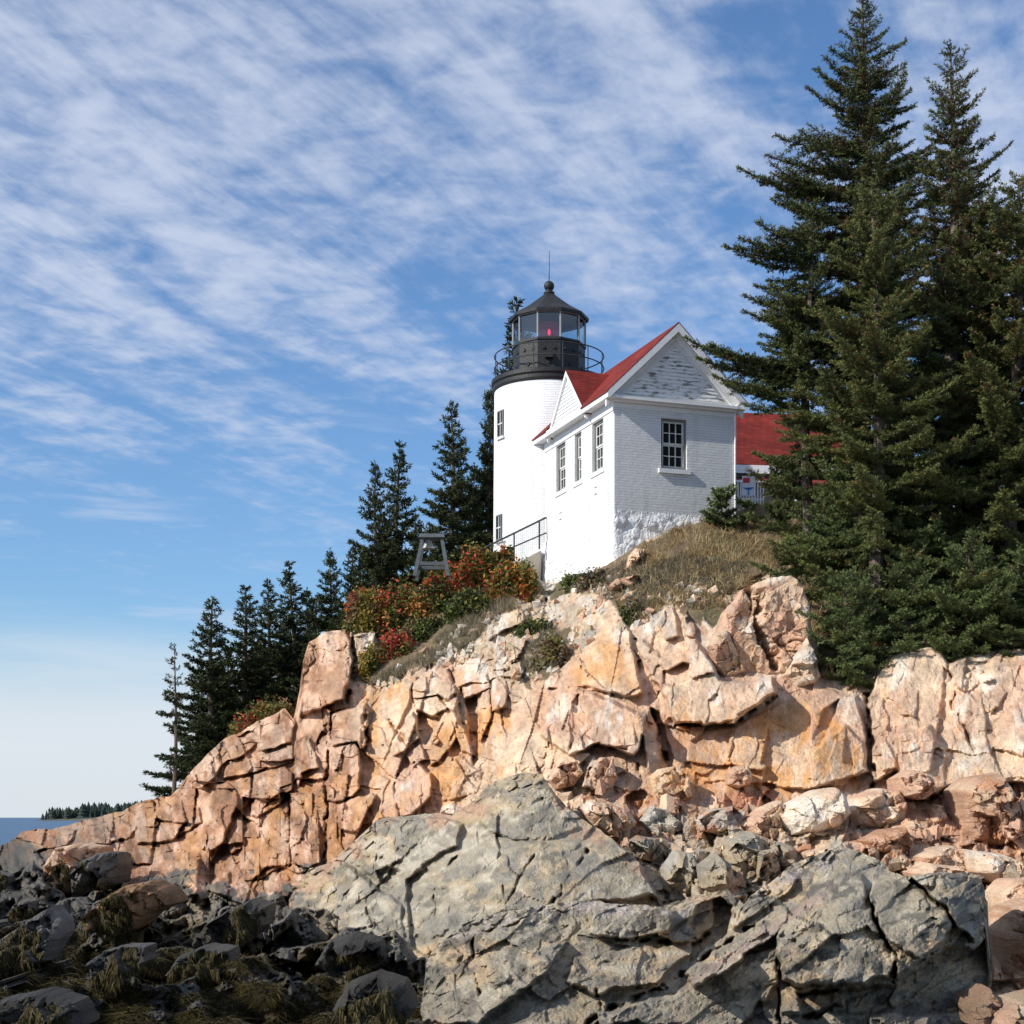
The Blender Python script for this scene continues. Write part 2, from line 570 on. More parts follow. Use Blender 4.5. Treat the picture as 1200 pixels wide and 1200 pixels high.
def sheet(name, T, yb, ctrl, step, relief, colour, mat, left_skirt=0.0, right_skirt=0.0, back=4.0, grain=1.1):
    """one bedrock face: a dense surface from yb up to its skyline T, folded over backwards at its rim"""
    T = np.array(T, float)
    x0, x1 = T[0, 0], T[-1, 0]
    nc = int((x1 - x0) / step) + 1
    xs = np.linspace(x0, x1, nc)
    tj = np.interp(xs, T[:, 0], T[:, 1])
    tj = tj + 2.2 * fbm(xs / 9.0, xs * 0 + 3.3, 3, 5)
    ybv = np.full(nc, float(yb)) if np.isscalar(yb) else np.interp(xs, [p[0] for p in yb], [p[1] for p in yb])
    nr = int((ybv.max() - tj.min()) / step) + 1
    s = np.linspace(0, 1, nr)[:, None]
    X = np.repeat(xs[None, :], nr, 0)
    ym = np.maximum(np.minimum(935., ybv - 20.), tj + 12.)
    nlow = int(nr * .52)
    Y = np.concatenate([ybv[None] * (1 - q) + ym[None] * q for q in [np.linspace(0, 1, nlow)[:, None]]] + [ym[None] * (1 - q) + tj[None] * q for q in [np.linspace(0, 1, nr - nlow + 1)[1:, None]]])
    X = X + 9 * fbm(Y / 17., Y * 0 + 5.5, 4, 15) * smooth(x1 - 45, x1, X) + 9 * fbm(Y / 17., Y * 0 + 8.5, 4, 16) * smooth(x0 + 45, x0, X)
    D = Surf(ctrl)(X, Y)
    D, aux = relief(X, Y, D)
    for _ in range(1):
        q = D.copy()
        q[1:-1, 1:-1] = .56 * D[1:-1, 1:-1] + .11 * (D[:-2, 1:-1] + D[2:, 1:-1] + D[1:-1, :-2] + D[1:-1, 2:])
        D = q + D / F * grain * (fbm(X / 3.2, Y / 3.2, 2, 881) + .8 * fbm(X / 1.7, Y / 1.9, 1, 882))
    C = colour(X, Y, aux)
    P = np.stack([(X - 600) / F * D, D, ZC + (HORIZON - Y) / F * D], axis=2)
    rows = [P]; cols = [C]
    for k, dz in ((0.10, 0.02), (0.35, 0.10), (1.1, 0.45), (back, back * .5)):
        q = P[-1].copy(); q[:, 1] += k; q[:, 2] -= dz
        rows.append(q[None]); cols.append(C[-1:])
    P = np.concatenate(rows); C = np.concatenate(cols)
    if left_skirt:
        for k in (left_skirt * .2, left_skirt):
            q = P[:, :1].copy(); q[:, :, 1] += k - (0 if k == left_skirt * .2 else left_skirt * .2)
            P = np.concatenate([q, P], 1); C = np.concatenate([C[:, :1], C], 1)
    if right_skirt:
        for k in (right_skirt * .2, right_skirt):
            q = P[:, -1:].copy(); q[:, :, 1] += k - (0 if k == right_skirt * .2 else right_skirt * .2)
            P = np.concatenate([P, q], 1); C = np.concatenate([C, C[:, -1:]], 1)
    nr2, nc2 = P.shape[:2]
    idx = np.arange(nr2 * nc2).reshape(nr2, nc2)
    Fq = np.stack([idx[:-1, :-1], idx[:-1, 1:], idx[1:, 1:], idx[1:, :-1]], axis=2).reshape(-1, 4)
    o = mk(name, P.reshape(-1, 3), Fq, mat, None, C.reshape(-1, 3), False)
    return o, (xs, Y, D)


def surf_at(info, px, py):
    xs, YY, D = info
    px = np.atleast_1d(np.asarray(px, float)); py = np.atleast_1d(np.asarray(py, float))
    c = np.clip(np.round((px - xs[0]) / (xs[1] - xs[0])).astype(int), 0, len(xs) - 1)
    r = np.array([np.searchsorted(-YY[:, k], -q) for k, q in zip(c, py)])
    r = np.clip(r, 0, len(YY) - 1)
    return D[r, c]


def put_blocks(X, Y, D, blocks, wob=4.0, s=11):
    """blocks standing proud of (or sunk into) the face: (outline, metres, slope x, slope y[, bevel])"""
    wx = X + wob * fbm(X / 18., Y / 18., 3, s); wy = Y + wob * fbm(X / 18., Y / 18., 3, s + 7)
    for b in blocks:
        poly, d, gx, gy = b[:4]
        bev = b[4] if len(b) > 4 else 5.0
        sd = polydist(wx, wy, poly)
        m = sd > 0
        if not m.any():
            continue
        c = np.mean(np.array(poly, float), 0)
        p = np.clip(sd[m] / min(2.2, bev * .4), 0, 1)
        D[m] += p * (d + gx * (X[m] - c[0]) / 50.0 + gy * (Y[m] - c[1]) / 50.0)
    return D


def put_cracks(X, Y, D, cracks, s=21):
    wx = X + 5 * fbm(X / 14., Y / 14., 3, s); wy = Y + 5 * fbm(X / 14., Y / 14., 3, s + 7)
    for pts, w, d in cracks:
        P = np.array(pts, float)
        m = (X > P[:, 0].min() - 4 * w - 6) & (X < P[:, 0].max() + 4 * w + 6) & (Y > P[:, 1].min() - 4 * w - 6) & (Y < P[:, 1].max() + 4 * w + 6)
        if m.any():
            q = linedist(wx[m], wy[m], pts)
            md = np.clip(.45 + 2.2 * fbm(X[m] / 12., Y[m] / 12., 3, s + 31), 0, 1.1)
            D[m] += d * md * np.exp(-(q / (w * (.45 + .6 * md))) ** 2)
    return D


def region(X, Y, polys, soft=8.0, wob=14.0, s=71):
    wx = X + wob * fbm(X / 24., Y / 24., 4, s); wy = Y + wob * fbm(X / 24., Y / 24., 4, s + 7)
    t = np.zeros(X.shape, np.float32)
    for p in polys:
        t = np.maximum(t, smooth(-soft, soft, polydist(wx, wy, p)))
    return t


# ------------------------------------------------------------------ THE CLIFF: pink granite, grass slope, tidal foot
A_T = [(-190, 1004), (-60, 999), (-5, 994), (14, 984), (26, 975), (45, 970), (60, 973), (100, 961), (140, 951), (170, 938), (200, 932), (208, 924), (216, 914), (230, 897),
       (262, 866), (282, 858), (300, 846), (318, 838), (334, 830), (344, 843), (351, 808), (355, 775), (362, 753), (380, 741), (405, 737),
       (440, 735), (455, 724), (490, 700), (530, 690), (570, 682), (600, 680), (634, 681), (652, 683), (690, 672), (720, 656),
       (760, 632), (800, 618), (830, 606), (860, 598), (900, 592), (960, 590), (1100, 592), (1260, 600), (1440, 610)]
A_CTRL = [(-60, 990, 66), (20, 978, 62), (60, 970, 58), (100, 962, 56), (140, 952, 55), (200, 935, 54), (100, 995, 50), (60, 1012, 46),
          (150, 1010, 46), (200, 1040, 40), (-60, 1060, 37), (0, 1060, 35), (240, 900, 50.5), (262, 866, 52.5), (300, 846, 53), (250, 960, 46),
          (250, 1030, 41), (300, 905, 48), (300, 960, 44), (300, 1030, 40), (345, 842, 51), (353, 772, 52.5), (400, 737, 53), (345, 870, 48.5),
          (400, 840, 46.5), (400, 880, 44), (400, 930, 41.5), (400, 1000, 38), (440, 735, 53.5), (440, 800, 48.5), (440, 900, 42), (440, 960, 38),
          (500, 700, 53), (500, 760, 50), (500, 800, 46), (500, 850, 42.8), (500, 930, 38.2), (560, 680, 54), (560, 720, 50.5), (560, 780, 45.5), (560, 850, 41.3),
          (560, 930, 36.8), (634, 681, 54.8), (600, 690, 52.5), (640, 740, 46.5), (640, 800, 41.6), (640, 880, 36.8), (640, 940, 34.2),
          (690, 672, 51.2), (700, 720, 45.8), (700, 780, 41.2), (700, 850, 37.6), (700, 920, 34.5), (700, 980, 31.8), (720, 656, 49.4),
          (760, 632, 50.0), (830, 606, 51.2), (760, 680, 46.8), (760, 720, 43.8), (760, 780, 39.8), (760, 850, 37.0), (760, 930, 33.8),
          (830, 660, 47.2), (830, 720, 43), (830, 780, 39.4), (830, 850, 37.0), (830, 920, 34.6), (830, 960, 31.8), (900, 592, 54),
          (900, 640, 49), (900, 700, 43.6), (900, 780, 39.2), (900, 850, 36.8), (900, 920, 34.8), (900, 980, 30.8), (1000, 590, 54),
          (1000, 680, 46.5), (1000, 760, 41), (1000, 820, 37.8), (1000, 900, 35.2), (1000, 1000, 29.8), (1100, 592, 54), (1100, 700, 44.5),
          (1100, 760, 39.8), (1100, 850, 36.8), (1100, 940, 33.2), (1100, 1020, 29.2), (1260, 600, 52), (1260, 700, 43.5), (1260, 750, 39.5),
          (1260, 850, 35.8), (1260, 940, 32.2), (1260, 1100, 26), (1100, 1100, 26.5), (900, 1100, 27.5), (700, 1080, 28.5), (500, 1050, 33),
          (1260, 1225, 21.5), (0, 1120, 24.5), (0, 1225, 15.2), (150, 1120, 25), (150, 1225, 15.2), (300, 1080, 32), (300, 1150, 22.5),
          (300, 1225, 16), (450, 1100, 28.5), (450, 1225, 17), (700, 1225, 22.5), (-60, 1225, 15.2), (-60, 1120, 24.5), (1440, 610, 50), (1440, 750, 38.5), (1440, 850, 35), (1440, 940, 31.5), (1440, 1100, 25.5), (1440, 1225, 21), (-190, 1225, 15.2), (-190, 1120, 24.5), (-190, 1060, 37), (-190, 1005, 62)]
A_BLOCKS = [
    # left face
    ([(350, 838), (353, 780), (360, 752), (380, 741), (405, 738), (413, 748), (412, 790), (404, 822), (375, 832)], -1.5, .10, -.25, 8),
    ([(416, 745), (438, 736), (441, 768), (428, 778), (417, 788)], -.9, .1, -.2, 4),
    ([(252, 917), (295, 910), (297, 937), (277, 954), (269, 973), (247, 1011), (240, 995), (251, 954)], -.9, .9, .1, 9),
    ([(296, 910), (310, 903), (335, 896), (344, 904), (344, 929), (337, 932), (324, 948), (303, 962), (295, 956)], -1.1, .35, .0, 5),
    ([(346, 868), (362, 863), (376, 901), (354, 907), (350, 923), (346, 912)], -.9, -.3, .0, 3),
    ([(388, 838), (412, 830), (428, 824), (431, 835), (430, 871), (420, 879), (419, 868), (390, 874)], -1.3, .25, .25, 4),
    ([(390, 877), (417, 868), (420, 882), (423, 923), (414, 934), (384, 940)], -1.1, -.25, .05, 2.5),
    ([(384, 945), (436, 928), (442, 930), (431, 951), (417, 984), (412, 1009), (390, 1022), (381, 1026)], -1.0, -.25, .1, 2.5),
    ([(341, 930), (383, 925), (381, 1000), (375, 1018), (341, 1014)], -.55, .55, .25, 3),
    ([(297, 965), (340, 935), (340, 1014), (300, 1030)], -.5, .35, .1, 3),
    ([(300, 852), (315, 842), (332, 833), (346, 848), (341, 870), (305, 880)], -.8, .2, -.2, 4),
    ([(223, 912), (236, 896), (282, 863), (303, 871), (282, 888), (263, 896), (252, 912), (238, 926)], -.8, .1, -.5, 5),
    ([(265, 900), (300, 885), (345, 872), (344, 893), (310, 900), (296, 908), (262, 912)], -.6, .1, -.6, 4),
    # middle
    ([(433, 828), (463, 795), (485, 797), (483, 821), (459, 869), (437, 925), (430, 880)], -.2, -1.0, -.1, 5),
    ([(485, 797), (507, 782), (528, 782), (535, 813), (522, 821), (513, 815), (485, 821)], -.8, -.1, -1.2, 4),
    ([(485, 821), (513, 816), (524, 830), (507, 841), (489, 832)], -.75, .3, .6, 2),
    ([(491, 834), (516, 842), (500, 875), (490, 860)], .7, .2, 0, 3),
    ([(459, 869), (485, 834), (491, 847), (492, 867), (474, 882), (461, 886)], -.9, -.4, .3, 3),
    ([(476, 886), (493, 872), (499, 890), (486, 900)], -.7, 0, .2, 2),
    ([(500, 882), (530, 841), (537, 865), (515, 891), (504, 899)], -.6, -1.0, -.2, 3),
    ([(524, 817), (537, 817), (541, 839), (559, 886), (543, 882), (535, 862)], -.8, .2, 0, 3),
    ([(546, 820), (560, 815), (562, 890), (556, 900), (549, 850)], .9, -.4, 0, 3),
    ([(538, 800), (570, 786), (576, 805), (560, 815), (544, 820)], -.6, -.1, -.8, 4),
    ([(564, 812), (576, 805), (577, 838), (563, 870)], -.6, .9, 0, 2),
    ([(576, 795), (593, 787), (597, 815), (589, 830), (577, 834)], -.7, .2, -.2, 3),
    ([(593, 787), (607, 782), (613, 800), (618, 822), (600, 824), (597, 815)], -.2, 1.8, 0, 2),
    ([(440, 964), (461, 912), (491, 893), (507, 908), (507, 934), (485, 955)], -.9, -.5, -.15, 8),
    ([(512, 900), (540, 885), (565, 905), (560, 930), (520, 940)], -.4, .5, .2, 4),
    ([(570, 722), (596, 708), (622, 712), (616, 726), (590, 740), (572, 748)], -.8, -.2, -.6, 4),
    # right of the middle
    ([(645, 805), (652, 790), (680, 755), (706, 700), (722, 703), (738, 740), (744, 770), (757, 815), (735, 817), (700, 808), (670, 806)], -.6, -.55, .1, 6),
    ([(632, 862), (640, 842), (675, 806), (700, 812), (746, 835), (760, 838), (750, 880), (745, 885), (700, 872), (665, 886)], -1.1, -.35, -.35, 5),
    ([(668, 822), (678, 814), (677, 860), (668, 882)], .45, 1.5, 0, 2),
    ([(748, 836), (763, 833), (778, 878), (781, 910), (763, 917), (756, 880)], -.6, 2.2, 0, 2),
    ([(762, 830), (772, 836), (790, 890), (784, 912), (776, 880)], 1.0, -1.2, 0, 3),
    ([(745, 752), (755, 748), (775, 770), (800, 752), (815, 748), (838, 780), (845, 797), (880, 798), (905, 792), (912, 812), (885, 829), (860, 848), (810, 849), (790, 850), (778, 820), (765, 800)], -1.3, -.5, -.1, 6),
    ([(855, 806), (882, 800), (905, 793), (911, 811), (886, 826), (862, 840)], -.5, .3, .6, 4),
    ([(790, 858), (860, 851), (912, 824), (965, 808), (1005, 816), (1014, 850), (1020, 905), (950, 925), (880, 920), (815, 915), (797, 885)], -.6, -.25, .05, 7),
    ([(768, 730), (785, 695), (792, 715), (797, 745), (780, 752)], -.7, -.2, -.2, 5),
    ([(799, 724), (806, 716), (815, 732), (812, 748), (803, 746)], -.6, .3, 0, 3),
    ([(690, 895), (705, 886), (717, 896), (720, 925), (700, 926), (682, 924)], -.8, .7, .1, 3),
    ([(640, 908), (668, 880), (692, 880), (672, 912), (652, 920)], -.6, -.2, -.2, 6),
    ([(950, 880), (990, 850), (1012, 870), (1016, 900), (985, 922), (955, 922)], -.5, .5, .2, 5),
    ([(965, 830), (985, 818), (978, 850), (950, 890), (945, 880)], .3, .9, 0, 4),
    ([(1018, 815), (1040, 766), (1090, 757), (1112, 775), (1150, 762), (1260, 750), (1260, 915), (1180, 918), (1140, 910), (1110, 925), (1085, 938), (1055, 930), (1050, 905), (1022, 920)], -1.2, -.06, .12, 9),
    ([(1050, 860), (1090, 850), (1110, 880), (1108, 925), (1075, 938), (1056, 930)], -.5, .4, .5, 6),
    ([(1112, 800), (1150, 782), (1260, 770), (1260, 905), (1160, 915), (1140, 890), (1120, 850)], -.5, -.1, .25, 8),
    ([(1110, 760), (1170, 752), (1260, 745), (1260, 770), (1150, 782), (1112, 776)], .6, 0, -.6, 5),
    # ledges at the foot, right
    ([(800, 1000), (860, 985), (905, 1000), (900, 1040), (850, 1060), (810, 1050)], -.6, .2, -.3, 5),
    ([(935, 1000), (1000, 985), (1060, 1000), (1075, 1020), (1000, 1020), (950, 1020)], -.8, .3, .1, 5),
    ([(1155, 1040), (1200, 1020), (1260, 1020), (1260, 1100), (1190, 1085)], -.9, -.1, .2, 6),
    ([(1160, 1090), (1200, 1070), (1260, 1080), (1260, 1150), (1185, 1150), (1160, 1150)], -.6, .5, .4, 6),
    # tidal rocks, left
    ([(150, 950), (205, 942), (235, 945), (237, 965), (200, 985), (160, 990)], -.9, .3, -.1, 5),
    ([(90, 975), (140, 960), (160, 970), (150, 985), (100, 992)], -.9, .2, -.3, 4),
    ([(20, 985), (60, 972), (90, 972), (80, 990), (40, 1000)], -.9, .2, -.3, 4),
    ([(250, 1112), (285, 1062), (330, 1032), (352, 1030), (357, 1052), (345, 1080), (322, 1102), (285, 1132)], -1.6, .4, -.3, 8),
    ([(160, 1122), (210, 1090), (255, 1075), (268, 1087), (245, 1112), (215, 1127), (190, 1137)], -1.1, .2, -.5, 6),
    ([(320, 1085), (350, 1060), (400, 1070), (420, 1100), (400, 1130), (350, 1130), (315, 1120)], -.9, .2, .2, 6),
    ([(215, 1010), (235, 1005), (232, 1040), (222, 1060), (212, 1040)], -.8, .8, 0, 3),
    ([(250, 1030), (270, 1022), (265, 1060), (250, 1075), (243, 1050)], -.8, .8, 0, 3),
    ([(400, 1120), (460, 1090), (495, 1110), (495, 1160), (440, 1180), (405, 1160)], -.7, .4, .3, 6),
]
A_CRACKS = [([(382, 850), (384, 900), (382, 960), (379, 1025)], 1.6, .8), ([(341, 900), (342, 950), (340, 1015)], 1.2, .6),
            ([(297, 905), (296, 960)], 1.2, .5), ([(458, 845), (472, 868), (487, 892)], 2.0, .9), ([(462, 912), (466, 935), (470, 960)], 1.2, .5),
            ([(528, 785), (535, 815), (540, 845)], 2, .7), ([(792, 850), (840, 848), (862, 845), (890, 828), (915, 814)], 2.0, .9),
            ([(1013, 815), (1020, 860), (1024, 920)], 2.5, 1.0), ([(762, 830), (772, 860), (784, 905)], 3, .9),
            ([(744, 752), (752, 790), (758, 815)], 2.2, .8), ([(668, 882), (672, 850), (678, 812)], 1.4, .4), ([(430, 826), (432, 870), (421, 885)], 2.5, 1.0),
            ([(413, 745), (414, 790), (406, 822)], 2.4, 1.1), ([(860, 845), (862, 870), (850, 900)], 1.2, .3), ([(700, 872), (742, 882), (752, 915)], 1.5, .5),
            ([(640, 810), (700, 808), (735, 818)], 1.6, .5), ([(1112, 778), (1118, 830), (1145, 890)], 1.6, .5), ([(1050, 905), (1056, 930), (1088, 938), (1112, 925), (1142, 910)], 2.5, .8)]
SOIL_POLYS = [[(726, 655), (760, 630), (832, 600), (900, 585), (1280, 585), (1280, 742), (1150, 750), (1050, 752), (1020, 770), (965, 800), (950, 760), (940, 700), (925, 676), (895, 680),
               (868, 692), (850, 712), (838, 730), (815, 722), (795, 712), (785, 696), (770, 722), (745, 738), (728, 728), (718, 702), (712, 690), (740, 668)],
              [(412, 800), (418, 780), (442, 768), (440, 730), (455, 718), (490, 692), (560, 676), (632, 676), (640, 692), (610, 708), (575, 725), (560, 748), (535, 765), (500, 778), (470, 792), (440, 805)],
              [(640, 688), (690, 668), (725, 652), (745, 655), (715, 690), (690, 688), (655, 700)],
              [(612, 792), (618, 760), (650, 730), (668, 745), (660, 775), (635, 795), (620, 805)]]


SMOOTH_POLYS = [[(575, 850), (600, 830), (630, 815), (640, 850), (630, 890), (600, 905), (575, 900)], [(795, 860), (900, 840), (960, 820), (960, 880), (880, 910), (800, 905)],
                [(648, 805), (690, 760), (710, 720), (735, 760), (745, 805)], [(770, 770), (800, 760), (830, 790), (850, 840), (790, 845)], [(1030, 800), (1090, 770), (1110, 850), (1050, 850)],
                [(250, 915), (295, 910), (290, 950), (250, 1010)], [(356, 800), (370, 750), (400, 742), (405, 820), (370, 830)], [(450, 905), (500, 895), (505, 930), (440, 965)]]


ctrl_of_cliff = A_CTRL


def a_relief(X, Y, D):
    k = D / F
    soil = smooth(.3, .7, region(X, Y, SOIL_POLYS, 5, 16) + .7 * fbm(X / 6., Y / 6., 3, 78))
    left = smooth(470, 380, X)
    low = smooth(0, 40, Y - np.interp(X, [-60, 60, 100, 200, 235, 300, 380, 430, 600, 900, 1260], [985, 998, 1005, 1030, 1022, 1034, 1018, 985, 930, 1010, 1180]))
    rub = region(X, Y, [[(640, 880), (700, 875), (760, 905), (860, 925), (960, 925), (1050, 930), (1110, 930), (1260, 930), (1260, 1100), (640, 1100), (600, 930)], [(600, 700), (690, 672), (720, 700), (700, 745), (660, 790), (610, 800), (560, 790), (560, 760)], [(430, 1040), (500, 1060), (500, 1225), (380, 1225), (370, 1110)]], 12, 10)
    # the tidal foot breaks into upright blocks, each with its own face, in steps up the shore
    wl = smooth(0, 25, Y + 20 * fbm(X / 30., Y / 30., 3, 46) - np.interp(X, [-60, 60, 100, 200, 235, 300, 380, 430, 480], [992, 1003, 1012, 1036, 1030, 1042, 1030, 1060, 1080])) * smooth(620, 540, X)
    m = wl > 0
    if m.any():
        x, y = X[m], Y[m]
        for cell, st, wgt, sd in ((46, 1.7, .80, 4001), (21, 1.5, .55, 4002)):
            ca, sa = math.cos(R(-20)), math.sin(R(-20))
            u = (x * ca + y * sa) / (cell * st) + .22 * fbm(x / 25., y / 25., 3, sd); v = (-x * sa + y * ca) / cell + .22 * fbm(x / 25., y / 25., 3, sd + 1)
            f1, f2, r1, r2, r3, ox, oy = voro(u, v, sd)
            du, dv = ox * cell * st, oy * cell
            dx, dy = du * ca - dv * sa, du * sa + dv * ca
            if cell == 46:
                Ds = Surf(ctrl_of_cliff)(x - dx, np.clip(y - dy, 985, 1225))
                base = Ds + Ds / F * ((r2 - .5) * 1.1 * dx + (-.35 + (r3 - .5) * 1.0) * dy)
            else:
                base = D[m] + D[m] / F * ((r1 - .5) * cell * .9 + (r2 - .5) * 1.3 * dx + (r3 - .5) * 1.3 * dy) * 1.2
            D[m] = D[m] * (1 - wgt * wl[m]) + base * wgt * wl[m]
    D = put_blocks(X, Y, D, A_BLOCKS)
    D = put_cracks(X, Y, D, A_CRACKS)
    low_c = smooth(-3, 3, Y + 34 * fbm(X / 26., Y / 26., 4, 79) + 16 * fbm(X / 7., Y / 7., 3, 80) - np.interp(X, [-60, 60, 100, 200, 235, 300, 380, 430, 600, 900, 1260], [990, 1005, 1012, 1040, 1030, 1040, 1022, 995, 930, 1010, 1180]))
    calm = np.maximum(smooth(610, 680, X) * smooth(935, 900, Y), .25 * (1 - low) * smooth(640, 580, X))
    amp = (1 - .38 * calm) * (1 - soil) * (0.92 + .15 * left + .30 * low + .2 * rub)
    frac = np.clip(smooth(-.12, .28, fbm(X / 55., Y / 55., 3, 9)) * (1 - .8 * region(X, Y, SMOOTH_POLYS, 10, 12)) + .8 * rub + .5 * low + .55 * left * smooth(.0, .2, fbm(X / 40., Y / 40., 2, 47)) + .6 * smooth(240, 200, X), 0, 1.3)
    frac = frac * (1 - .5 * calm)
    f = joints(X, Y, 46, 120, R(6), .46, 1.15, 0, 101) * (1 - .5 * low)
    f = f + facet(X, Y, 30, R(76), 1.5, .24, 1.05, 0, 202) * (.45 + .6 * frac)
    f = f + joints(X, Y, 19, 34, R(-14), .42, 1.1, 0, 303) * (.18 + .85 * frac)
    f = f + facet(X, Y, 10, R(65), 1.4, .26, .95, .05, 505) * (.25 + .8 * frac)
    f = f + joints(X, Y, 8, 14, R(20), .42, 1.0, .0, 606) * (.16 + .75 * frac)
    f = f + joints(X, Y, 16, 44, R(62), .40, .8, .1, 404) * low * .8
    f = f + 1.6 * ridged(X / 9., Y / 13., 4, 707) * (.35 + .7 * frac)
    D = D + f * k * amp
    D = D + k * (1 - .3 * soil) * (2.2 * fbm(X / 30., Y / 30., 2, 41) + 1.6 * fbm(X / 6., Y / 7., 3, 42, .65))
    D = D + k * soil * 7 * fbm(X / 18., Y / 10., 3, 44)
    return D, (soil, left, low_c, rub)


def a_colour(X, Y, aux):
    soil, left, low, rub = aux
    n1 = fbm(X / 60., Y / 60., 4, 501); n2 = fbm(X / 24., Y / 40., 4, 502); n3 = fbm(X / 9., Y / 16., 3, 503)
    streak = fbm(X / 7., Y / 70., 4, 504)
    C = mixc(PALE, PINK, smooth(-.3, .4, n1 + .3 * n2))
    C = mixc(C, WHITE, .75 * smooth(.05, .45, n2 + .4 * n3 + smooth(840, 700, Y) * .30 - .12))
    orange = region(X, Y, [[(425, 830), (460, 795), (480, 800), (470, 860), (440, 925), (420, 925)], [(500, 850), (560, 830), (600, 830), (600, 920), (520, 940), (500, 900)],
                           [(770, 870), (900, 850), (1000, 880), (1010, 920), (800, 935)], [(680, 760), (720, 740), (740, 800), (690, 805)], [(420, 880), (440, 940), (500, 930), (470, 960), (430, 980), (405, 930)],
                           [(790, 820), (870, 845), (960, 820), (1000, 850), (950, 900), (800, 900)]], 14, 22)
    C = mixc(C, ORANGE, np.clip(.95 * orange * smooth(-.5, .3, n2 + .5 * streak + .5 * n3) + .28 * smooth(.12, .5, streak + .6 * n1 + .4 * n3), 0, .85))
    C = mixc(C, mixc(RED, PINK, smooth(-.2, .5, n2 + n3)), .88 * left * smooth(790, 860, Y + 80 * n1) + .72 * smooth(420, 405, X))
    lv = left * smooth(790, 860, Y + 80 * n1)
    C = mixc(C, np.array([.21, .125, .075]), .6 * lv * smooth(.06, .30, fbm(X / 15., Y / 30., 5, 515, .6)))
    C = mixc(C, np.array([.60, .44, .31]), .55 * lv * smooth(.10, .36, fbm(X / 13., Y / 22., 5, 516, .6)))
    C = mixc(C, ORANGE * .85, .5 * lv * smooth(.12, .35, fbm(X / 20., Y / 34., 4, 517)))
    # red stained hollow below the orange wall
    redd = region(X, Y, [[(845, 930), (900, 925), (950, 938), (900, 950), (850, 962)]], 6, 8)
    C = mixc(C, np.array([.55, .20, .10]), .7 * redd)
    greyp = region(X, Y, [[(620, 935), (700, 950), (780, 965), (860, 985), (900, 1010), (880, 1120), (640, 1120)], [(800, 940), (880, 960), (860, 990), (790, 985)]], 14, 22)
    C = mixc(C, mixc(GREY, TAN, smooth(-.1, .4, n2)), .75 * greyp)
    lich = smooth(.18, .42, fbm(X / 13., Y / 18., 4, 510)) * smooth(800, 700, Y)
    C = mixc(C, np.array([.40, .385, .355]), .65 * lich)
    wea = smooth(.12, .40, fbm(X / 26., Y / 34., 5, 511, .6)) * smooth(960, 900, Y)
    C = mixc(C, np.array([.36, .28, .21]), .32 * wea)
    C = mixc(C, np.array([.27, .19, .13]), .7 * smooth(240, 120, X) * smooth(-.2, .25, n2 + n3))
    C = mixc(C, mixc(TAN, LGREY, smooth(-.1, .3, n2 + n3)), .55 * rub * smooth(850, 800, Y))
    C = mixc(C, mixc(GREY, RED * 1.3, smooth(-.1, .1, n1)), .7 * rub * smooth(880, 930, Y) * smooth(.0, .25, n2 + .6 * n3))
    # tidal foot: grey, then black and weeded
    lowc = low * smooth(620, 480, X)
    C = mixc(C, mixc(np.array([.15, .135, .11]), TAN * .5, smooth(.0, .5, n2)), lowc)
    tide = smooth(0, 26, Y + 60 * n1 + 30 * n2 - np.interp(X, [-60, 0, 100, 200, 300, 360, 430, 500], [1000, 1020, 1055, 1075, 1105, 1115, 1120, 1130])) * smooth(640, 500, X)
    C = mixc(C, mixc(DARK, WEED, smooth(-.2, .3, n2)), .9 * tide)
    farw = smooth(150, 60, X) * smooth(980, 1000, Y + 30 * n2 + .25 * np.clip(60 - X, 0, 60))
    C = mixc(C, DARK, .75 * farw)
    C = mixc(C, mixc(SOIL, MOSS, smooth(0, .4, n2)), soil)
    return C * (1 + .30 * n3 + .22 * fbm(X / 3., Y / 4., 2, 506))[..., None]


cliff, A_INFO = sheet("cliff", A_T, 1225, A_CTRL, 1.15, a_relief, a_colour, M_ROCK, left_skirt=8, right_skirt=6, back=5)
tag(cliff, kind="structure")

# ------------------------------------------------------------------ grey slab below the cliff
B_T = [(338, 1062), (345, 1045), (362, 1018), (385, 1012), (410, 990), (425, 976), (440, 962), (460, 957), (510, 953), (530, 956), (548, 945), (562, 930), (575, 918),
       (592, 911), (612, 905), (636, 908), (650, 930), (668, 950), (690, 965), (715, 980), (742, 1003), (765, 1030), (778, 1060), (792, 1092)]
B_CTRL = [(338, 1062, 33.5), (362, 1018, 34.5), (440, 962, 34), (530, 956, 32.6), (612, 905, 32.2), (690, 965, 30.3), (765, 1030, 28.6), (792, 1092, 27.3),
          (400, 1060, 31.5), (500, 1010, 30.3), (610, 960, 29.9), (600, 1030, 27.5), (700, 1030, 28.0), (520, 1090, 26.2), (640, 1090, 25.6), (740, 1090, 26.6),
          (400, 1120, 28.0), (500, 1150, 25.5), (640, 1180, 24.6), (780, 1180, 26.0), (345, 1150, 29)]
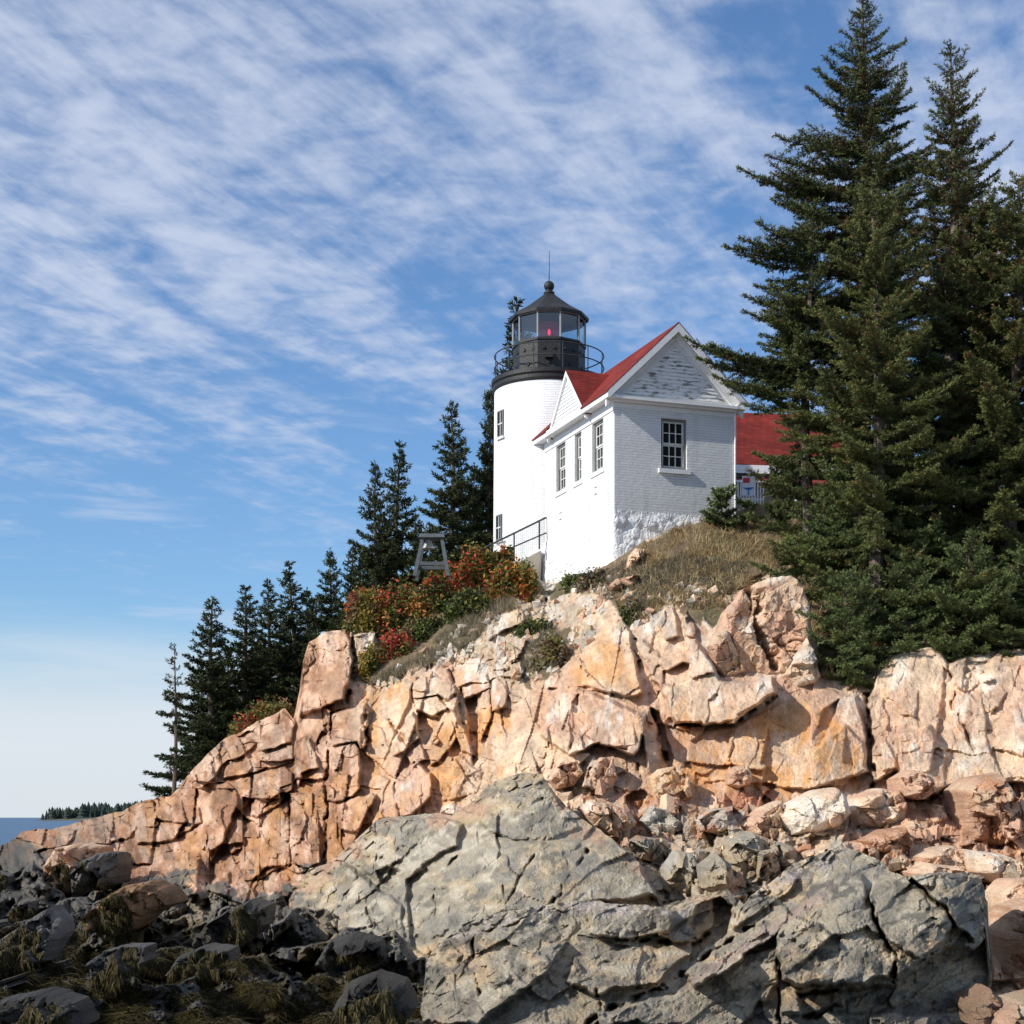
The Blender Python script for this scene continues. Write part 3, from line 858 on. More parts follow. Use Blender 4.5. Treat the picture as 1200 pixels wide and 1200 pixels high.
B_BLOCKS = [([(418, 985), (440, 962), (480, 958), (520, 957), (540, 965), (535, 990), (500, 1010), (480, 1030), (475, 1060), (425, 1020)], -.5, .0, .3, 5),
            ([(512, 1060), (535, 1030), (570, 1000), (620, 985), (720, 985), (750, 1010), (770, 1050), (690, 1060), (590, 1070), (560, 1095), (515, 1090)], -.5, -.15, .05, 6),
            ([(475, 1030), (500, 1015), (515, 1040), (512, 1130), (480, 1110)], .3, -.4, 0, 4),
            ([(362, 1030), (400, 1010), (425, 1025), (470, 1060), (475, 1100), (440, 1100), (400, 1090), (365, 1080), (355, 1060)], -.6, .2, .15, 9),
            ([(395, 1100), (440, 1085), (478, 1100), (480, 1160), (430, 1150)], -.4, .4, .2, 6),
            ([(565, 935), (590, 915), (640, 912), (655, 940), (680, 970), (640, 985), (600, 985), (560, 965)], -.3, .1, .1, 8),
            ([(438, 1020), (452, 1012), (470, 1020), (466, 1035), (445, 1034)], .5, 0, .3, 3)]
B_CRACKS = [([(645, 978), (620, 1010), (598, 1050), (590, 1062)], 1.2, .35), ([(688, 998), (665, 1030), (650, 1055), (645, 1065)], 1.6, .5), ([(540, 998), (522, 1020), (510, 1040), (512, 1070)], 1.4, .45),
            ([(582, 1020), (590, 1045), (592, 1062)], 1.1, .3), ([(560, 965), (562, 995), (570, 1005)], 1.1, .3), ([(440, 968), (445, 990), (440, 1010)], 1.2, .3), ([(430, 1040), (428, 1070), (440, 1090)], 1.3, .4)]


def b_relief(X, Y, D):
    k = D / F
    D = put_blocks(X, Y, D, B_BLOCKS)
    D = put_cracks(X, Y, D, B_CRACKS)
    rough = smooth(520, 440, X) + smooth(960, 925, Y) + smooth(1045, 1090, Y) + .6 * smooth(740, 770, X)
    rough = np.clip(rough, 0, 1)
    f = facet(X, Y, 50, R(-35), 1.9, .10, .34, 0, 111)
    f = f + joints(X, Y, 22, 50, R(58), .22, .5, .05, 212) * (.22 + .8 * rough)
    f = f + facet(X, Y, 10, R(-35), 1.6, .30, .8, .06, 313) * (.40 + .8 * rough)
    f = f + joints(X, Y, 7, 16, R(55), .35, .8, .06, 414) * (.30 + .7 * rough)
    f = f + 1.3 * ridged(X / 12. + Y / 18., Y / 7., 4, 717) * (.5 + .6 * rough)
    D = D + f * k * .85
    D = D + k * (1.6 * fbm(X / 26., Y / 26., 2, 51) + 1.7 * fbm(X / 8., Y / 5., 3, 52, .65))
    return D, rough


def grey_colour(X, Y, aux, s=0):
    n1 = fbm(X / 55., Y / 45., 4, 601 + s); n2 = fbm(X / 22. + Y / 60., Y / 18., 4, 602 + s); n3 = fbm(X / 10., Y / 6., 3, 603 + s)
    C = mixc(GREY * 1.12, TAN * 1.08, smooth(-.25, .3, n1 + .5 * n2))
    C = mixc(C, LGREY, .8 * smooth(.05, .4, n2 - .2 * n1 + .3 * n3))
    C = mixc(C, np.array([.24, .235, .225]), .6 * smooth(.05, .4, -n2 + .4 * n3))
    C = mixc(C, np.array([.52, .37, .24]), .55 * smooth(.22, .45, n1 + .3 * n3))
    return C * (1 + .3 * n3)[..., None]


def b_colour(X, Y, aux):
    C = grey_colour(X, Y, aux) * np.array([1.05, 1.01, .93])
    C = mixc(C, np.array([.17, .155, .125]), .6 * smooth(.16, .36, fbm(X / 16. + Y / 34., Y / 15., 5, 632, .6)))
    tt = np.interp(X, [p[0] for p in B_T], [p[1] for p in B_T])
    C = mixc(C, PINK * .9, .8 * smooth(26, 0, Y - tt + 40 * fbm(X / 14., Y / 14., 4, 613)) * smooth(.0, .3, fbm(X / 30., Y / 30., 3, 614) + .1))
    n2 = fbm(X / 24., Y / 24., 4, 612)
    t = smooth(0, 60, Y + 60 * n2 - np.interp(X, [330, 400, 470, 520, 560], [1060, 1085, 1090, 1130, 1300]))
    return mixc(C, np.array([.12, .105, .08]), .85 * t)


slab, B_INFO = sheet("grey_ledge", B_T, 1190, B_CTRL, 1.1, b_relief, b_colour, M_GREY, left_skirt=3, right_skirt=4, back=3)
tag(slab, kind="structure")

# ------------------------------------------------------------------ the near grey outcrop
C_T = [(494, 1150), (497, 1128), (512, 1106), (540, 1088), (580, 1070), (640, 1060), (690, 1055), (735, 1060), (775, 1062), (815, 1050), (838, 1045), (852, 1042), (872, 1060), (880, 1050), (905, 1032), (930, 1012), (958, 1001), (985, 991), (1010, 1000),
       (1030, 1008), (1045, 1022), (1060, 1027), (1100, 1022), (1135, 1023), (1152, 1027), (1159, 1045), (1158, 1075), (1160, 1120)]
C_CTRL = [(494, 1150, 20.6), (512, 1106, 21.4), (580, 1070, 22.2), (690, 1055, 22.8), (775, 1062, 22.8), (850, 1042, 23.6), (905, 1032, 23.6), (985, 991, 24.6), (1045, 1022, 24.2), (1100, 1022, 23.0),
          (1159, 1045, 22.7), (600, 1130, 20.0), (600, 1220, 18.2), (700, 1110, 20.8), (760, 1130, 20.6), (760, 1220, 18.6), (860, 1100, 21.6), (900, 1120, 20.9), (900, 1220, 18.8), (1000, 1060, 21.6),
          (1000, 1140, 20.3), (1000, 1220, 19.2), (1100, 1080, 21.3), (1100, 1220, 20.0), (1160, 1120, 21.6), (1160, 1220, 20.6), (494, 1220, 19.0)]
C_BLOCKS = [([(912, 1094), (940, 1062), (1000, 1022), (1012, 1026), (1015, 1056), (1036, 1100), (1050, 1122), (1040, 1147), (1012, 1152), (940, 1156), (916, 1147), (910, 1115)], -1.5, .2, -.1, 7),
            ([(1016, 1052), (1026, 1036), (1060, 1026), (1110, 1066), (1117, 1082), (1104, 1106), (1060, 1140), (1051, 1150), (1046, 1120), (1028, 1085)], -1.3, .25, .0, 6),
            ([(1062, 1027), (1105, 1023), (1150, 1027), (1157, 1045), (1153, 1082), (1140, 1103), (1121, 1086), (1112, 1066)], -1.0, .7, .1, 5),
            ([(1051, 1155), (1108, 1108), (1142, 1108), (1170, 1080), (1170, 1150), (1150, 1190), (1060, 1190), (940, 1192), (935, 1163), (1015, 1156)], 1.4, .2, .2, 8),
            ([(930, 1168), (985, 1162), (990, 1178), (940, 1188), (915, 1185)], -.9, 0, -.4, 4),
            ([(1020, 1188), (1060, 1180), (1090, 1190), (1080, 1230), (1020, 1230)], -1.0, 0, -.5, 5),
            ([(800, 1142), (850, 1110), (910, 1068), (990, 1010), (1004, 1020), (945, 1060), (912, 1095), (860, 1130), (815, 1160)], -.7, .0, -.5, 4),
            ([(860, 1090), (905, 1060), (940, 1030), (920, 1020), (880, 1050), (850, 1080)], -.3, -.2, -.2, 4),
            ([(690, 1064), (735, 1062), (790, 1066), (785, 1095), (735, 1100), (690, 1098)], -.6, .1, .2, 4),
            ([(768, 1070), (815, 1052), (838, 1050), (835, 1085), (815, 1105), (770, 1100)], -.6, .2, .1, 4),
            ([(520, 1105), (590, 1085), (665, 1105), (640, 1140), (560, 1200), (505, 1200), (500, 1140)], -.5, -.1, .0, 7),
            ([(670, 1120), (760, 1108), (815, 1112), (770, 1150), (700, 1165), (665, 1150)], -.4, .0, -.3, 6),
            ([(815, 1060), (845, 1050), (862, 1062), (850, 1095), (820, 1120), (805, 1130)], .9, .2, .0, 4),
            ([(700, 1190), (800, 1160), (870, 1120), (912, 1110), (912, 1150), (860, 1215), (700, 1230)], -.5, .1, .1, 6)]
C_CRACKS = [([(1013, 1055), (1030, 1088), (1048, 1120), (1050, 1150)], 2.5, .9), ([(690, 1198), (720, 1180), (790, 1150), (850, 1105), (880, 1085)], 2.5, .6), ([(640, 1062), (600, 1085), (545, 1092), (512, 1108)], 1.6, .3),
            ([(720, 1100), (760, 1102), (812, 1106), (840, 1090)], 2.0, .6), ([(555, 1100), (552, 1130), (560, 1165)], 1.5, .4), ([(910, 1100), (912, 1150), (915, 1200)], 1.6, .6), ([(700, 1160), (705, 1185), (698, 1215)], 1.8, .5),
            ([(865, 1045), (862, 1075), (845, 1100)], 2.5, .7), ([(1110, 1066), (1120, 1085), (1141, 1104)], 1.8, .5)]


def c_relief(X, Y, D):
    k = D / F
    D = put_blocks(X, Y, D, C_BLOCKS, 6)
    D = put_cracks(X, Y, D, C_CRACKS)
    bed = smooth(780, 860, X) * smooth(1000, 940, X)
    fr = smooth(-.15, .22, fbm(X / 50., Y / 50., 3, 19))
    f = facet(X, Y, 56, R(-33), 1.8, .18, .5, 0, 121)
    f = f + joints(X, Y, 24, 52, R(57), .30, .75, .06, 222) * (.4 + .6 * fr)
    f = f + facet(X, Y, 13, R(-33), 1.8, .26, .85, .06, 323) * (.3 + .9 * fr)
    f = f + joints(X, Y, 9, 20, R(-28), .36, .85, .08, 828) * (.2 + .8 * fr)
    f = f + 1.8 * ridged(X / 14. + Y / 20., Y / 8., 4, 727)
    f = f + facet(X, Y, 9, R(-36), 4.0, .5, .4, .2, 424) * bed * .7
    f = f + facet(X, Y, 5, R(60), 1.3, .25, .7, .15, 525) * .6
    D = D + f * k * .9
    D = D + k * (2.0 * fbm(X / 30., Y / 26., 2, 61) + 2.2 * fbm(X / 8., Y / 5., 3, 62, .65))
    return D, bed


def c_colour(X, Y, aux):
    C = grey_colour(X, Y, aux, 40) * np.array([1.10, 1.04, .93])
    C = mixc(C, np.array([.125, .115, .095]), .75 * smooth(.10, .34, fbm(X / 20. + Y / 40., Y / 16., 5, 631, .6)))
    n1 = fbm(X / 40., Y / 40., 4, 622); n3 = fbm(X / 7., Y / 5., 3, 623)
    # pale quartz and pink veins along the top edge
    vein = np.exp(-((Y - np.interp(X, [500, 640, 690, 735, 800, 850, 930, 985, 1030], [1100, 1064, 1062, 1066, 1068, 1060, 1025, 1006, 1015])) / 9.0) ** 2)
    C = mixc(C, np.array([.62, .53, .46]), .75 * vein * smooth(-.1, .3, n1 + n3))
    v2 = np.exp(-((Y - (1158 - (X - 800) * .66)) / 7.0) ** 2) * smooth(790, 820, X) * smooth(985, 950, X)
    C = mixc(C, np.array([.52, .38, .30]), .8 * v2)
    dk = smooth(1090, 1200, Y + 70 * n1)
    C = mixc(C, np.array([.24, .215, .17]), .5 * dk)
    return C


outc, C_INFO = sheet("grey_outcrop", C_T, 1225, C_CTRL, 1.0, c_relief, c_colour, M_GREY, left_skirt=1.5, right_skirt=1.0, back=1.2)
tag(outc, kind="structure")


# ------------------------------------------------------------------ loose boulders: closed stones with an outline, a front and a back
TIDAL = []


def boulder(name, label, poly, D, thick, colour, gx=0.0, gy=0.0, mat=None, power=3.0, cells=(34, 15, 7), s=900, cat="boulder", group=None, cracks=(), rough=1.0, auto=False, foot=False, fixed=False):
    P = np.array(poly, float)
    c = P.mean(0)
    n = len(P)
    # resample the outline evenly
    seg = np.linalg.norm(np.roll(P, -1, 0) - P, axis=1)
    per = seg.sum()
    nt = max(48, int(per / 1.3))
    cum = np.concatenate([[0], np.cumsum(seg)])
    q = np.linspace(0, per, nt, endpoint=False)
    PX = np.interp(q, cum, np.append(P[:, 0], P[0, 0])); PY = np.interp(q, cum, np.append(P[:, 1], P[0, 1]))
    rad = np.sqrt((PX - c[0]) ** 2 + (PY - c[1]) ** 2).max()
    ns = max(12, int(rad / 1.3))
    sv = np.linspace(0, 1, ns + 1)[1:]
    wob = 1 + (.05 * fbm(PX / 9., PY / 9., 3, s + 3))
    X = c[0] + (PX - c[0])[None] * sv[:, None] * (1 + (wob - 1) * sv[:, None])
    Y = c[1] + (PY - c[1])[None] * sv[:, None] * (1 + (wob - 1) * sv[:, None])
    S = np.repeat(sv[:, None], nt, 1)
    prof = np.maximum(0, 1 - S ** (power + 1)) ** (1.0 / power)
    k = D / F

    if (mat is None and not fixed and not foot) or auto:
        yy = P[:, 1].max()
        D = float(np.median(surf_at(A_INFO, [c[0], c[0] - 6, c[0] + 6, c[0], c[0]], [c[1], c[1], c[1], (c[1] + yy) / 2, c[1] - 5]))) - thick * .25
        k = D / F
    if foot:
        yy = P[:, 1].max()
        D = float(np.min(surf_at(A_INFO, [c[0] - 12, c[0], c[0] + 12, c[0]], [yy - 4, yy - 4, yy - 4, yy - 10]))) + thick * .15
        k = D / F
    tilt = gx * (X - c[0]) / 50. + gy * (Y - c[1]) / 50.

    def rel(Xa, Ya, sh):
        f = 0
        for i, cell in enumerate(cells):
            f = f + facet(Xa + sh, Ya, cell, R((70, -30, 60)[i % 3]), 1.4, (.20, .24, .2)[i % 3], (.95, .95, .9)[i % 3], 0, s + 17 * i)
        f = f + joints(Xa + sh, Ya, 11, 20, R(25), .35, .9, .06, s + 77) * smooth(-.1, .3, fbm(Xa / 30. + sh, Ya / 30., 2, s + 9)) + 1.2 * ridged(Xa / 8. + sh, Ya / 8., 3, s + 10)
        return (f * .85 * rough * (1.6 if foot else 1.0) + 2.4 * fbm(Xa / 16. + sh, Ya / 16., 3, s + 5) + 1.2 * fbm(Xa / 5., Ya / 5., 3, s + 6)) * k
    fade = np.clip((1 - S) * 4, 0, 1)
    Df = D - thick * prof + rel(X, Y, 0) * fade + tilt
    if cracks:
        Df = put_cracks(X, Y, Df, cracks, s)
    Db = D + thick * .8 * prof + rel(X, Y, 333.) * fade + tilt
    Dt = D + tilt
    vf = np.stack([(X - 600) / F * Dt, Df, ZC + (HORIZON - Y) / F * Dt], 2)
    vb = np.stack([(X - 600) / F * Dt, Db, ZC + (HORIZON - Y) / F * Dt], 2)[:-1]
    cf = np.array([[(c[0] - 600) / F * D, Df[0].mean(), ZC + (HORIZON - c[1]) / F * D]])
    cb = np.array([[(c[0] - 600) / F * D, Db[0].mean(), ZC + (HORIZON - c[1]) / F * D]])
    V = np.concatenate([vf.reshape(-1, 3), vb.reshape(-1, 3), cf, cb])
    nf = ns * nt
    fi = np.arange(nf).reshape(ns, nt)
    bi = np.concatenate([nf + np.arange((ns - 1) * nt).reshape(ns - 1, nt), fi[-1:]])

    def quads(g):
        r = np.roll(g, -1, 1)
        return np.stack([g[:-1], g[1:], r[1:], r[:-1]], 2).reshape(-1, 4)
    q1 = quads(fi); q2 = quads(bi)[:, ::-1]
    t1 = np.stack([np.full(nt, len(V) - 2), fi[0], np.roll(fi[0], -1)], 1)
    t2 = np.stack([np.full(nt, len(V) - 1), np.roll(bi[0], -1), bi[0]], 1)
    C = colour(X, Y)
    cc = np.concatenate([C.reshape(-1, 3), C[:-1].reshape(-1, 3), C[0].mean(0)[None], C[0].mean(0)[None]])
    base = np.array(pt(c[0], P[:, 1].max(), D))
    o = mk(name, V - base, [np.concatenate([q1, q2]), np.concatenate([t1, t2])], mat or M_ROCK, None, cc, False, loc=tuple(base))
    tag(o, label, cat, group)
    if foot:
        TIDAL.append((vf.reshape(-1, 3)[S.ravel() < .85], C.reshape(-1, 3)))
    return o


def stone(a, b, c=None, s=0, lo=.0, hi=.4):
    a = np.array(a); b = np.array(b)

    def fn(X, Y):
        n1 = fbm(X / 22., Y / 22., 4, 700 + s); n3 = fbm(X / 6., Y / 8., 3, 720 + s)
        C = mixc(a, b, smooth(lo - .3, hi, n1 + .3 * n3))
        if c is not None:
            C = mixc(C, np.array(c), .8 * smooth(.05, .4, fbm(X / 14., Y / 20., 4, 740 + s)))
        return C * (1 + .22 * n3)[..., None]
    return fn


boulder("boulder", "tall upright pale boulder with a dark cleft, at the cliff edge beside the spruces",
        [(832, 748), (850, 712), (868, 693), (895, 681), (922, 677), (938, 690), (944, 718), (948, 755), (944, 782), (915, 797), (880, 800), (850, 792), (836, 778)], 39.9, .9,
        stone(PALE * .92, PINK * .95, WHITE * .85, 1), gx=-.12, gy=-.1, power=6, s=901, fixed=True, rough=.5, cells=(60, 22, 8), cracks=[([(872, 697), (884, 705), (880, 730), (888, 762), (905, 790)], 4.5, .9), ([(895, 760), (945, 755)], 1.2, .2)])
boulder("boulder", "narrow slanted stone leaning on the left foot of the tall upright boulder",
        [(829, 758), (838, 742), (850, 737), (862, 762), (872, 790), (850, 797), (836, 782)], 39.2, .5, stone(PINK * .9, PALE * .85, None, 2), gx=.3, s=902, fixed=True, rough=.6)
boulder("boulder", "jagged small pale stone wedged under the right side of the tall upright boulder",
        [(918, 792), (930, 770), (944, 748), (951, 762), (960, 795), (952, 806), (930, 808)], 38.9, .5, stone(PALE * .9, WHITE * .85, None, 3), gx=.3, s=903, fixed=True)
boulder("boulder", "smooth rounded whitish boulder lying below the orange wall",
        [(905, 958), (922, 940), (950, 926), (975, 922), (988, 934), (992, 953), (978, 970), (945, 979), (920, 980)], 31.2, 1.1, stone(WHITE * 1.05, PALE, None, 4), gx=-.1, power=2.3, cells=(40, 18, 7), s=904, rough=.5)
boulder("boulder", "square cream block right of the smooth rounded whitish boulder",
        [(992, 950), (998, 934), (1022, 924), (1046, 925), (1053, 940), (1051, 966), (1020, 971), (996, 968)], 31.0, 1.0, stone(PALE, PINK, WHITE, 5), gx=.2, power=4, s=905)
boulder("boulder", "blocky upright brown-pink boulder with cross joints near the right edge",
        [(1115, 925), (1132, 911), (1158, 906), (1171, 925), (1186, 958), (1183, 982), (1160, 992), (1122, 988), (1115, 955)], 30.8, 1.2, stone(PINK * .85, RED * 1.2, PALE * .8, 6), gx=.3, power=4, s=906)
boulder("boulder", "slanted stone with a white streak along its lower edge, above the grey slab",
        [(676, 947), (688, 939), (712, 941), (735, 950), (746, 964), (735, 976), (712, 979), (692, 968)], 30.6, .9, stone(PINK * .95, PALE * .9, WHITE * 1.05, 7), gx=.1, gy=-.4, s=907)
boulder("boulder", "golden rounded block lying against the foot of the deep vertical crack",
        [(758, 912), (770, 902), (795, 897), (805, 912), (809, 934), (788, 946), (764, 938)], 32.6, .9, stone(PALE * .95, ORANGE, None, 8), gx=.1, gy=-.3, s=908)
boulder("boulder", "small round tan stone perched at the foot of the orange wall",
        [(850, 906), (860, 898), (873, 897), (880, 908), (877, 920), (862, 925), (850, 920)], 33.0, .6, stone(PALE * .9, PINK, None, 9), s=909, cells=(20, 9, 5))
boulder("boulder", "sharp-edged pink block leaning on the left side of the smooth rounded whitish boulder",
        [(862, 968), (890, 946), (910, 938), (918, 950), (924, 974), (918, 988), (880, 990)], 30.5, .9, stone(PALE, PINK, None, 10), gx=.2, power=4, s=910)
boulder("boulder", "reddish wedge-shaped block under the square cream block",
        [(1006, 985), (1030, 972), (1056, 969), (1064, 985), (1056, 1010), (1022, 1008)], 29.8, .8, stone(RED * 1.15, PINK * .9, None, 11), gx=.4, gy=.2, s=911)
boulder("boulder", "low pink slab with a dark right face, beside the reddish wedge-shaped block",
        [(1068, 1004), (1085, 994), (1110, 990), (1126, 998), (1127, 1018), (1098, 1026), (1072, 1022)], 28.9, .8, stone(PINK, PALE * .95, None, 12), gx=.3, s=912)
boulder("boulder", "broad pale slab below the blocky upright brown-pink boulder",
        [(1128, 995), (1165, 1000), (1192, 1012), (1194, 1034), (1165, 1038), (1135, 1022)], 29.0, .9, stone(PALE, WHITE * .9, None, 13), gy=-.3, s=913)
boulder("boulder", "thin upright pink stone between the square cream block and the blocky upright boulder",
        [(1088, 948), (1094, 942), (1103, 944), (1106, 968), (1098, 974), (1088, 968)], 31.2, .4, stone(PINK, PALE, None, 14), s=914, cells=(16, 8, 5))
boulder("boulder", "tall deep red block at the right edge beside the dark hollow of the grey outcrop",
        [(1158, 1095), (1175, 1062), (1200, 1052), (1222, 1070), (1224, 1120), (1195, 1150), (1170, 1158), (1157, 1140)], 25.5, 1.1, stone(RED * 1.1, PINK, PALE * .9, 15), gx=.2, gy=.3, s=915)
boulder("boulder", "brown rounded stone low in the corner beside the dark hollow",
        [(1128, 1180), (1138, 1160), (1150, 1153), (1163, 1168), (1162, 1198), (1140, 1206), (1130, 1198)], 19.6, .5, stone([.36, .22, .14], [.26, .17, .11], None, 16), s=916, fixed=True, gy=-.2)
boulder("boulder", "tan ribbed stone in the bottom corner, right of the brown rounded stone",
        [(1160, 1185), (1180, 1168), (1210, 1160), (1226, 1175), (1226, 1215), (1180, 1215), (1160, 1205)], 19.2, .6, stone(TAN, PINK * .8, GREY, 17), s=917, fixed=True, gy=-.2)
boulder("boulder", "grey angular block wedged at the right end of the big grey slab",
        [(775, 1018), (790, 996), (808, 1000), (822, 1020), (814, 1046), (792, 1056), (776, 1042)], 28.2, .8, stone(GREY, LGREY, TAN, 18), gx=.2, power=4, s=918, mat=M_GREY, auto=True)
boulder("boulder", "smaller grey block right of the angular block at the end of the grey slab",
        [(818, 1014), (836, 1000), (852, 1010), (858, 1036), (840, 1050), (820, 1040)], 27.6, .8, stone(GREY * .95, TAN, None, 19), gx=.3, power=4, s=919, mat=M_GREY, auto=True)
boulder("boulder", "brown and grey split stone just above the angular grey block",
        [(728, 988), (745, 978), (768, 982), (778, 996), (764, 1010), (742, 1006)], 29.4, .7, stone(GREY, RED, None, 20), gx=.2, s=920, mat=M_GREY, auto=True)
boulder("boulder", "mottled tan block with dark vertical cracks behind the near grey outcrop",
        [(842, 1000), (850, 982), (875, 974), (905, 985), (928, 992), (930, 1012), (905, 1030), (870, 1042), (850, 1030)], 28.0, 1.0, stone(TAN, GREY, PALE * .8, 21), gx=.3, s=921, mat=M_GREY, auto=True,
        cracks=[([(880, 985), (885, 1010), (880, 1035)], 2, .4), ([(905, 990), (908, 1020)], 2, .4)])
boulder("boulder", "white and grey speckled stone beside the slanted streaked stone",
        [(748, 962), (762, 944), (780, 948), (795, 962), (790, 978), (765, 984)], 30.6, .6, stone(LGREY, WHITE * .9, GREY, 22), s=922, mat=M_GREY, auto=True)
# tidal foot, left
boulder("boulder", "pink rounded boulder among the dark tidal rocks, left of the cliff foot",
        [(57, 1014), (70, 993), (98, 987), (128, 991), (134, 1004), (112, 1014), (96, 1030), (88, 1046), (70, 1052), (51, 1049)], 38.0, 1.1, stone(PINK * .9, PALE * .85, RED, 23), gx=.2, gy=-.2, power=2.8, s=923, foot=True)
boulder("boulder", "black angular block leaning against the pink rounded boulder",
        [(88, 1024), (104, 1007), (124, 998), (145, 998), (150, 1014), (148, 1034), (124, 1044), (106, 1040), (92, 1050)], 36.4, .9, stone([.10, .095, .085], [.20, .19, .17], None, 24), gx=.9, power=5, s=924, mat=M_WET, foot=True)
boulder("boulder", "rusty orange wedge boulder resting on weedy rocks below the black block",
        [(106, 1078), (130, 1052), (155, 1036), (185, 1030), (210, 1042), (216, 1056), (192, 1066), (168, 1086), (140, 1097), (112, 1090)], 32.5, 1.1, stone([.33, .18, .09], [.17, .10, .055], None, 25), gx=.5, gy=-.1, s=925, foot=True)
boulder("boulder", "flat grey slab split by joints, tilted among the weed at the left edge",
        [(-20, 1118), (40, 1077), (68, 1060), (81, 1078), (82, 1092), (62, 1124), (30, 1134), (-20, 1132)], 25.4, .55, stone([.14, .13, .115], [.19, .172, .15], None, 26), gy=-.55, gx=.1, power=4, s=926, mat=M_WET, foot=True,
        cracks=[([(10, 1108), (50, 1118)], 1.4, .15), ([(40, 1080), (62, 1112)], 1.4, .15)])
boulder("boulder", "grey flat-topped stone half buried in brown rockweed",
        [(110, 1125), (128, 1112), (152, 1106), (180, 1106), (178, 1124), (150, 1146), (124, 1163), (114, 1150)], 22.6, .5, stone([.085, .077, .066], [.13, .117, .10], None, 27), gy=-.5, power=4, s=927, mat=M_WET, foot=True)
boulder("boulder", "small pale stone poking out of the dark shore near the water",
        [(-12, 1030), (2, 1020), (14, 1026), (10, 1042), (-8, 1044)], 36, .5, stone([.28, .24, .19], [.2, .18, .15], None, 28), s=928, mat=M_WET, foot=True, cells=(18, 9, 5))
boulder("boulder", "whitish stone lying on the slope under the fog bell frame",
        [(480, 700), (487, 690), (497, 688), (501, 697), (495, 707), (483, 709)], 51.6, .5, stone(WHITE, LGREY, None, 29), s=929, cells=(16, 8, 5))
boulder("boulder", "pale pointed stone leaning on the white house foundation",
        [(733, 668), (736, 652), (744, 643), (756, 645), (754, 658), (744, 672)], 48.9, .45, stone(PALE, PINK, None, 30), s=930, cells=(16, 8, 5))
boulder("boulder", "flat brown-pink rock in the grass below the pointed stone",
        [(712, 688), (720, 680), (748, 675), (746, 688), (735, 694), (716, 692)], 47.6, .5, stone(PINK * .85, PALE * .8, None, 31), gy=-.5, s=931, cells=(16, 8, 5))

boulder("boulder", "dark slab leaning left, wedged between the orange wedge boulder and the grey slab",
        [(228, 1106), (246, 1082), (270, 1066), (300, 1052), (322, 1058), (318, 1082), (292, 1104), (262, 1116)], 30, .8, stone([.075, .066, .05], [.125, .108, .082], None, 41), gx=.4, gy=-.3, power=4, s=941, mat=M_WET, foot=True)
boulder("boulder", "black wet boulder under the front of the dark leaning slab",
        [(200, 1140), (216, 1118), (244, 1106), (276, 1110), (284, 1128), (262, 1146), (226, 1152)], 26, .7, stone([.075, .068, .055], [.11, .10, .08], None, 42), gx=.3, gy=-.3, power=4, s=942, mat=M_WET, foot=True)
boulder("boulder", "dark brown boulder draped in weed at the bottom, left of the grey outcrop",
        [(392, 1180), (410, 1150), (444, 1138), (478, 1148), (490, 1176), (470, 1206), (420, 1210)], 21, .7, stone([.075, .064, .046], [.04, .033, .022], None, 43), gx=.2, gy=-.3, s=943, mat=M_WET, foot=True)
boulder("boulder", "grey-brown block at the foot of the grey slab, above the weed-draped boulder",
        [(372, 1128), (388, 1100), (418, 1092), (448, 1100), (456, 1124), (430, 1140), (392, 1142)], 26, .7, stone([.095, .085, .066], [.065, .057, .045], None, 44), gx=.3, gy=-.2, power=4, s=944, mat=M_WET, foot=True)
boulder("boulder", "low black rock mound in the bottom left corner",
        [(-20, 1190), (10, 1168), (60, 1158), (100, 1170), (112, 1196), (70, 1216), (-20, 1218)], 17, .6, stone([.045, .039, .028], [.075, .065, .048], None, 45), gx=.1, gy=-.4, s=945, mat=M_WET, foot=True)
boulder("boulder", "small brown stone on the dark shore, near the pink rounded boulder",
        [(18, 1062), (30, 1052), (46, 1054), (52, 1066), (40, 1076), (22, 1074)], 33, .5, stone([.20, .16, .12], [.13, .115, .09], None, 46), gy=-.2, s=946, mat=M_WET, foot=True, cells=(16, 8, 5))

boulder("boulder", "squarish pink block on the ledge left of the golden rounded block",
        [(690, 904), (702, 888), (717, 888), (722, 912), (716, 927), (692, 926)], 33.5, .7, stone(PINK, PALE, None, 51), gx=.4, power=5, s=951)
boulder("boulder", "two-toned pink stone beside the right shoulder of the grey slab",
        [(640, 915), (654, 896), (676, 892), (684, 906), (672, 922), (650, 926)], 33.5, .6, stone(PINK, PALE, RED, 52), gx=.2, power=4, s=952)
boulder("boulder", "reddish flat stone under the small round tan stone",
        [(812, 962), (832, 948), (858, 944), (872, 952), (864, 970), (836, 978), (816, 974)], 31.5, .7, stone(np.array([.58, .29, .18]), PINK, LGREY, 53), gy=-.3, power=4, s=953)
boulder("boulder", "pale pink slab resting against the top edge of the near grey outcrop",
        [(1058, 1022), (1078, 1010), (1112, 1014), (1132, 1026), (1120, 1040), (1070, 1040)], 27.6, .8, stone(PINK, PALE, None, 54), gx=.1, gy=-.2, power=4, s=954)
boulder("boulder", "wide cream-pink block at the right edge above the tall deep red block",
        [(1162, 1046), (1180, 1030), (1225, 1028), (1240, 1050), (1228, 1078), (1185, 1082), (1164, 1068)], 27, .9, stone(PALE, PINK, None, 55), gx=.1, power=5, s=955)
boulder("boulder", "cream block below the wide crack at the foot of the right-hand rock mass",
        [(1046, 912), (1062, 902), (1084, 908), (1090, 928), (1076, 938), (1052, 934)], 33, .7, stone(PALE, PINK, None, 56), gx=.3, power=5, s=956)
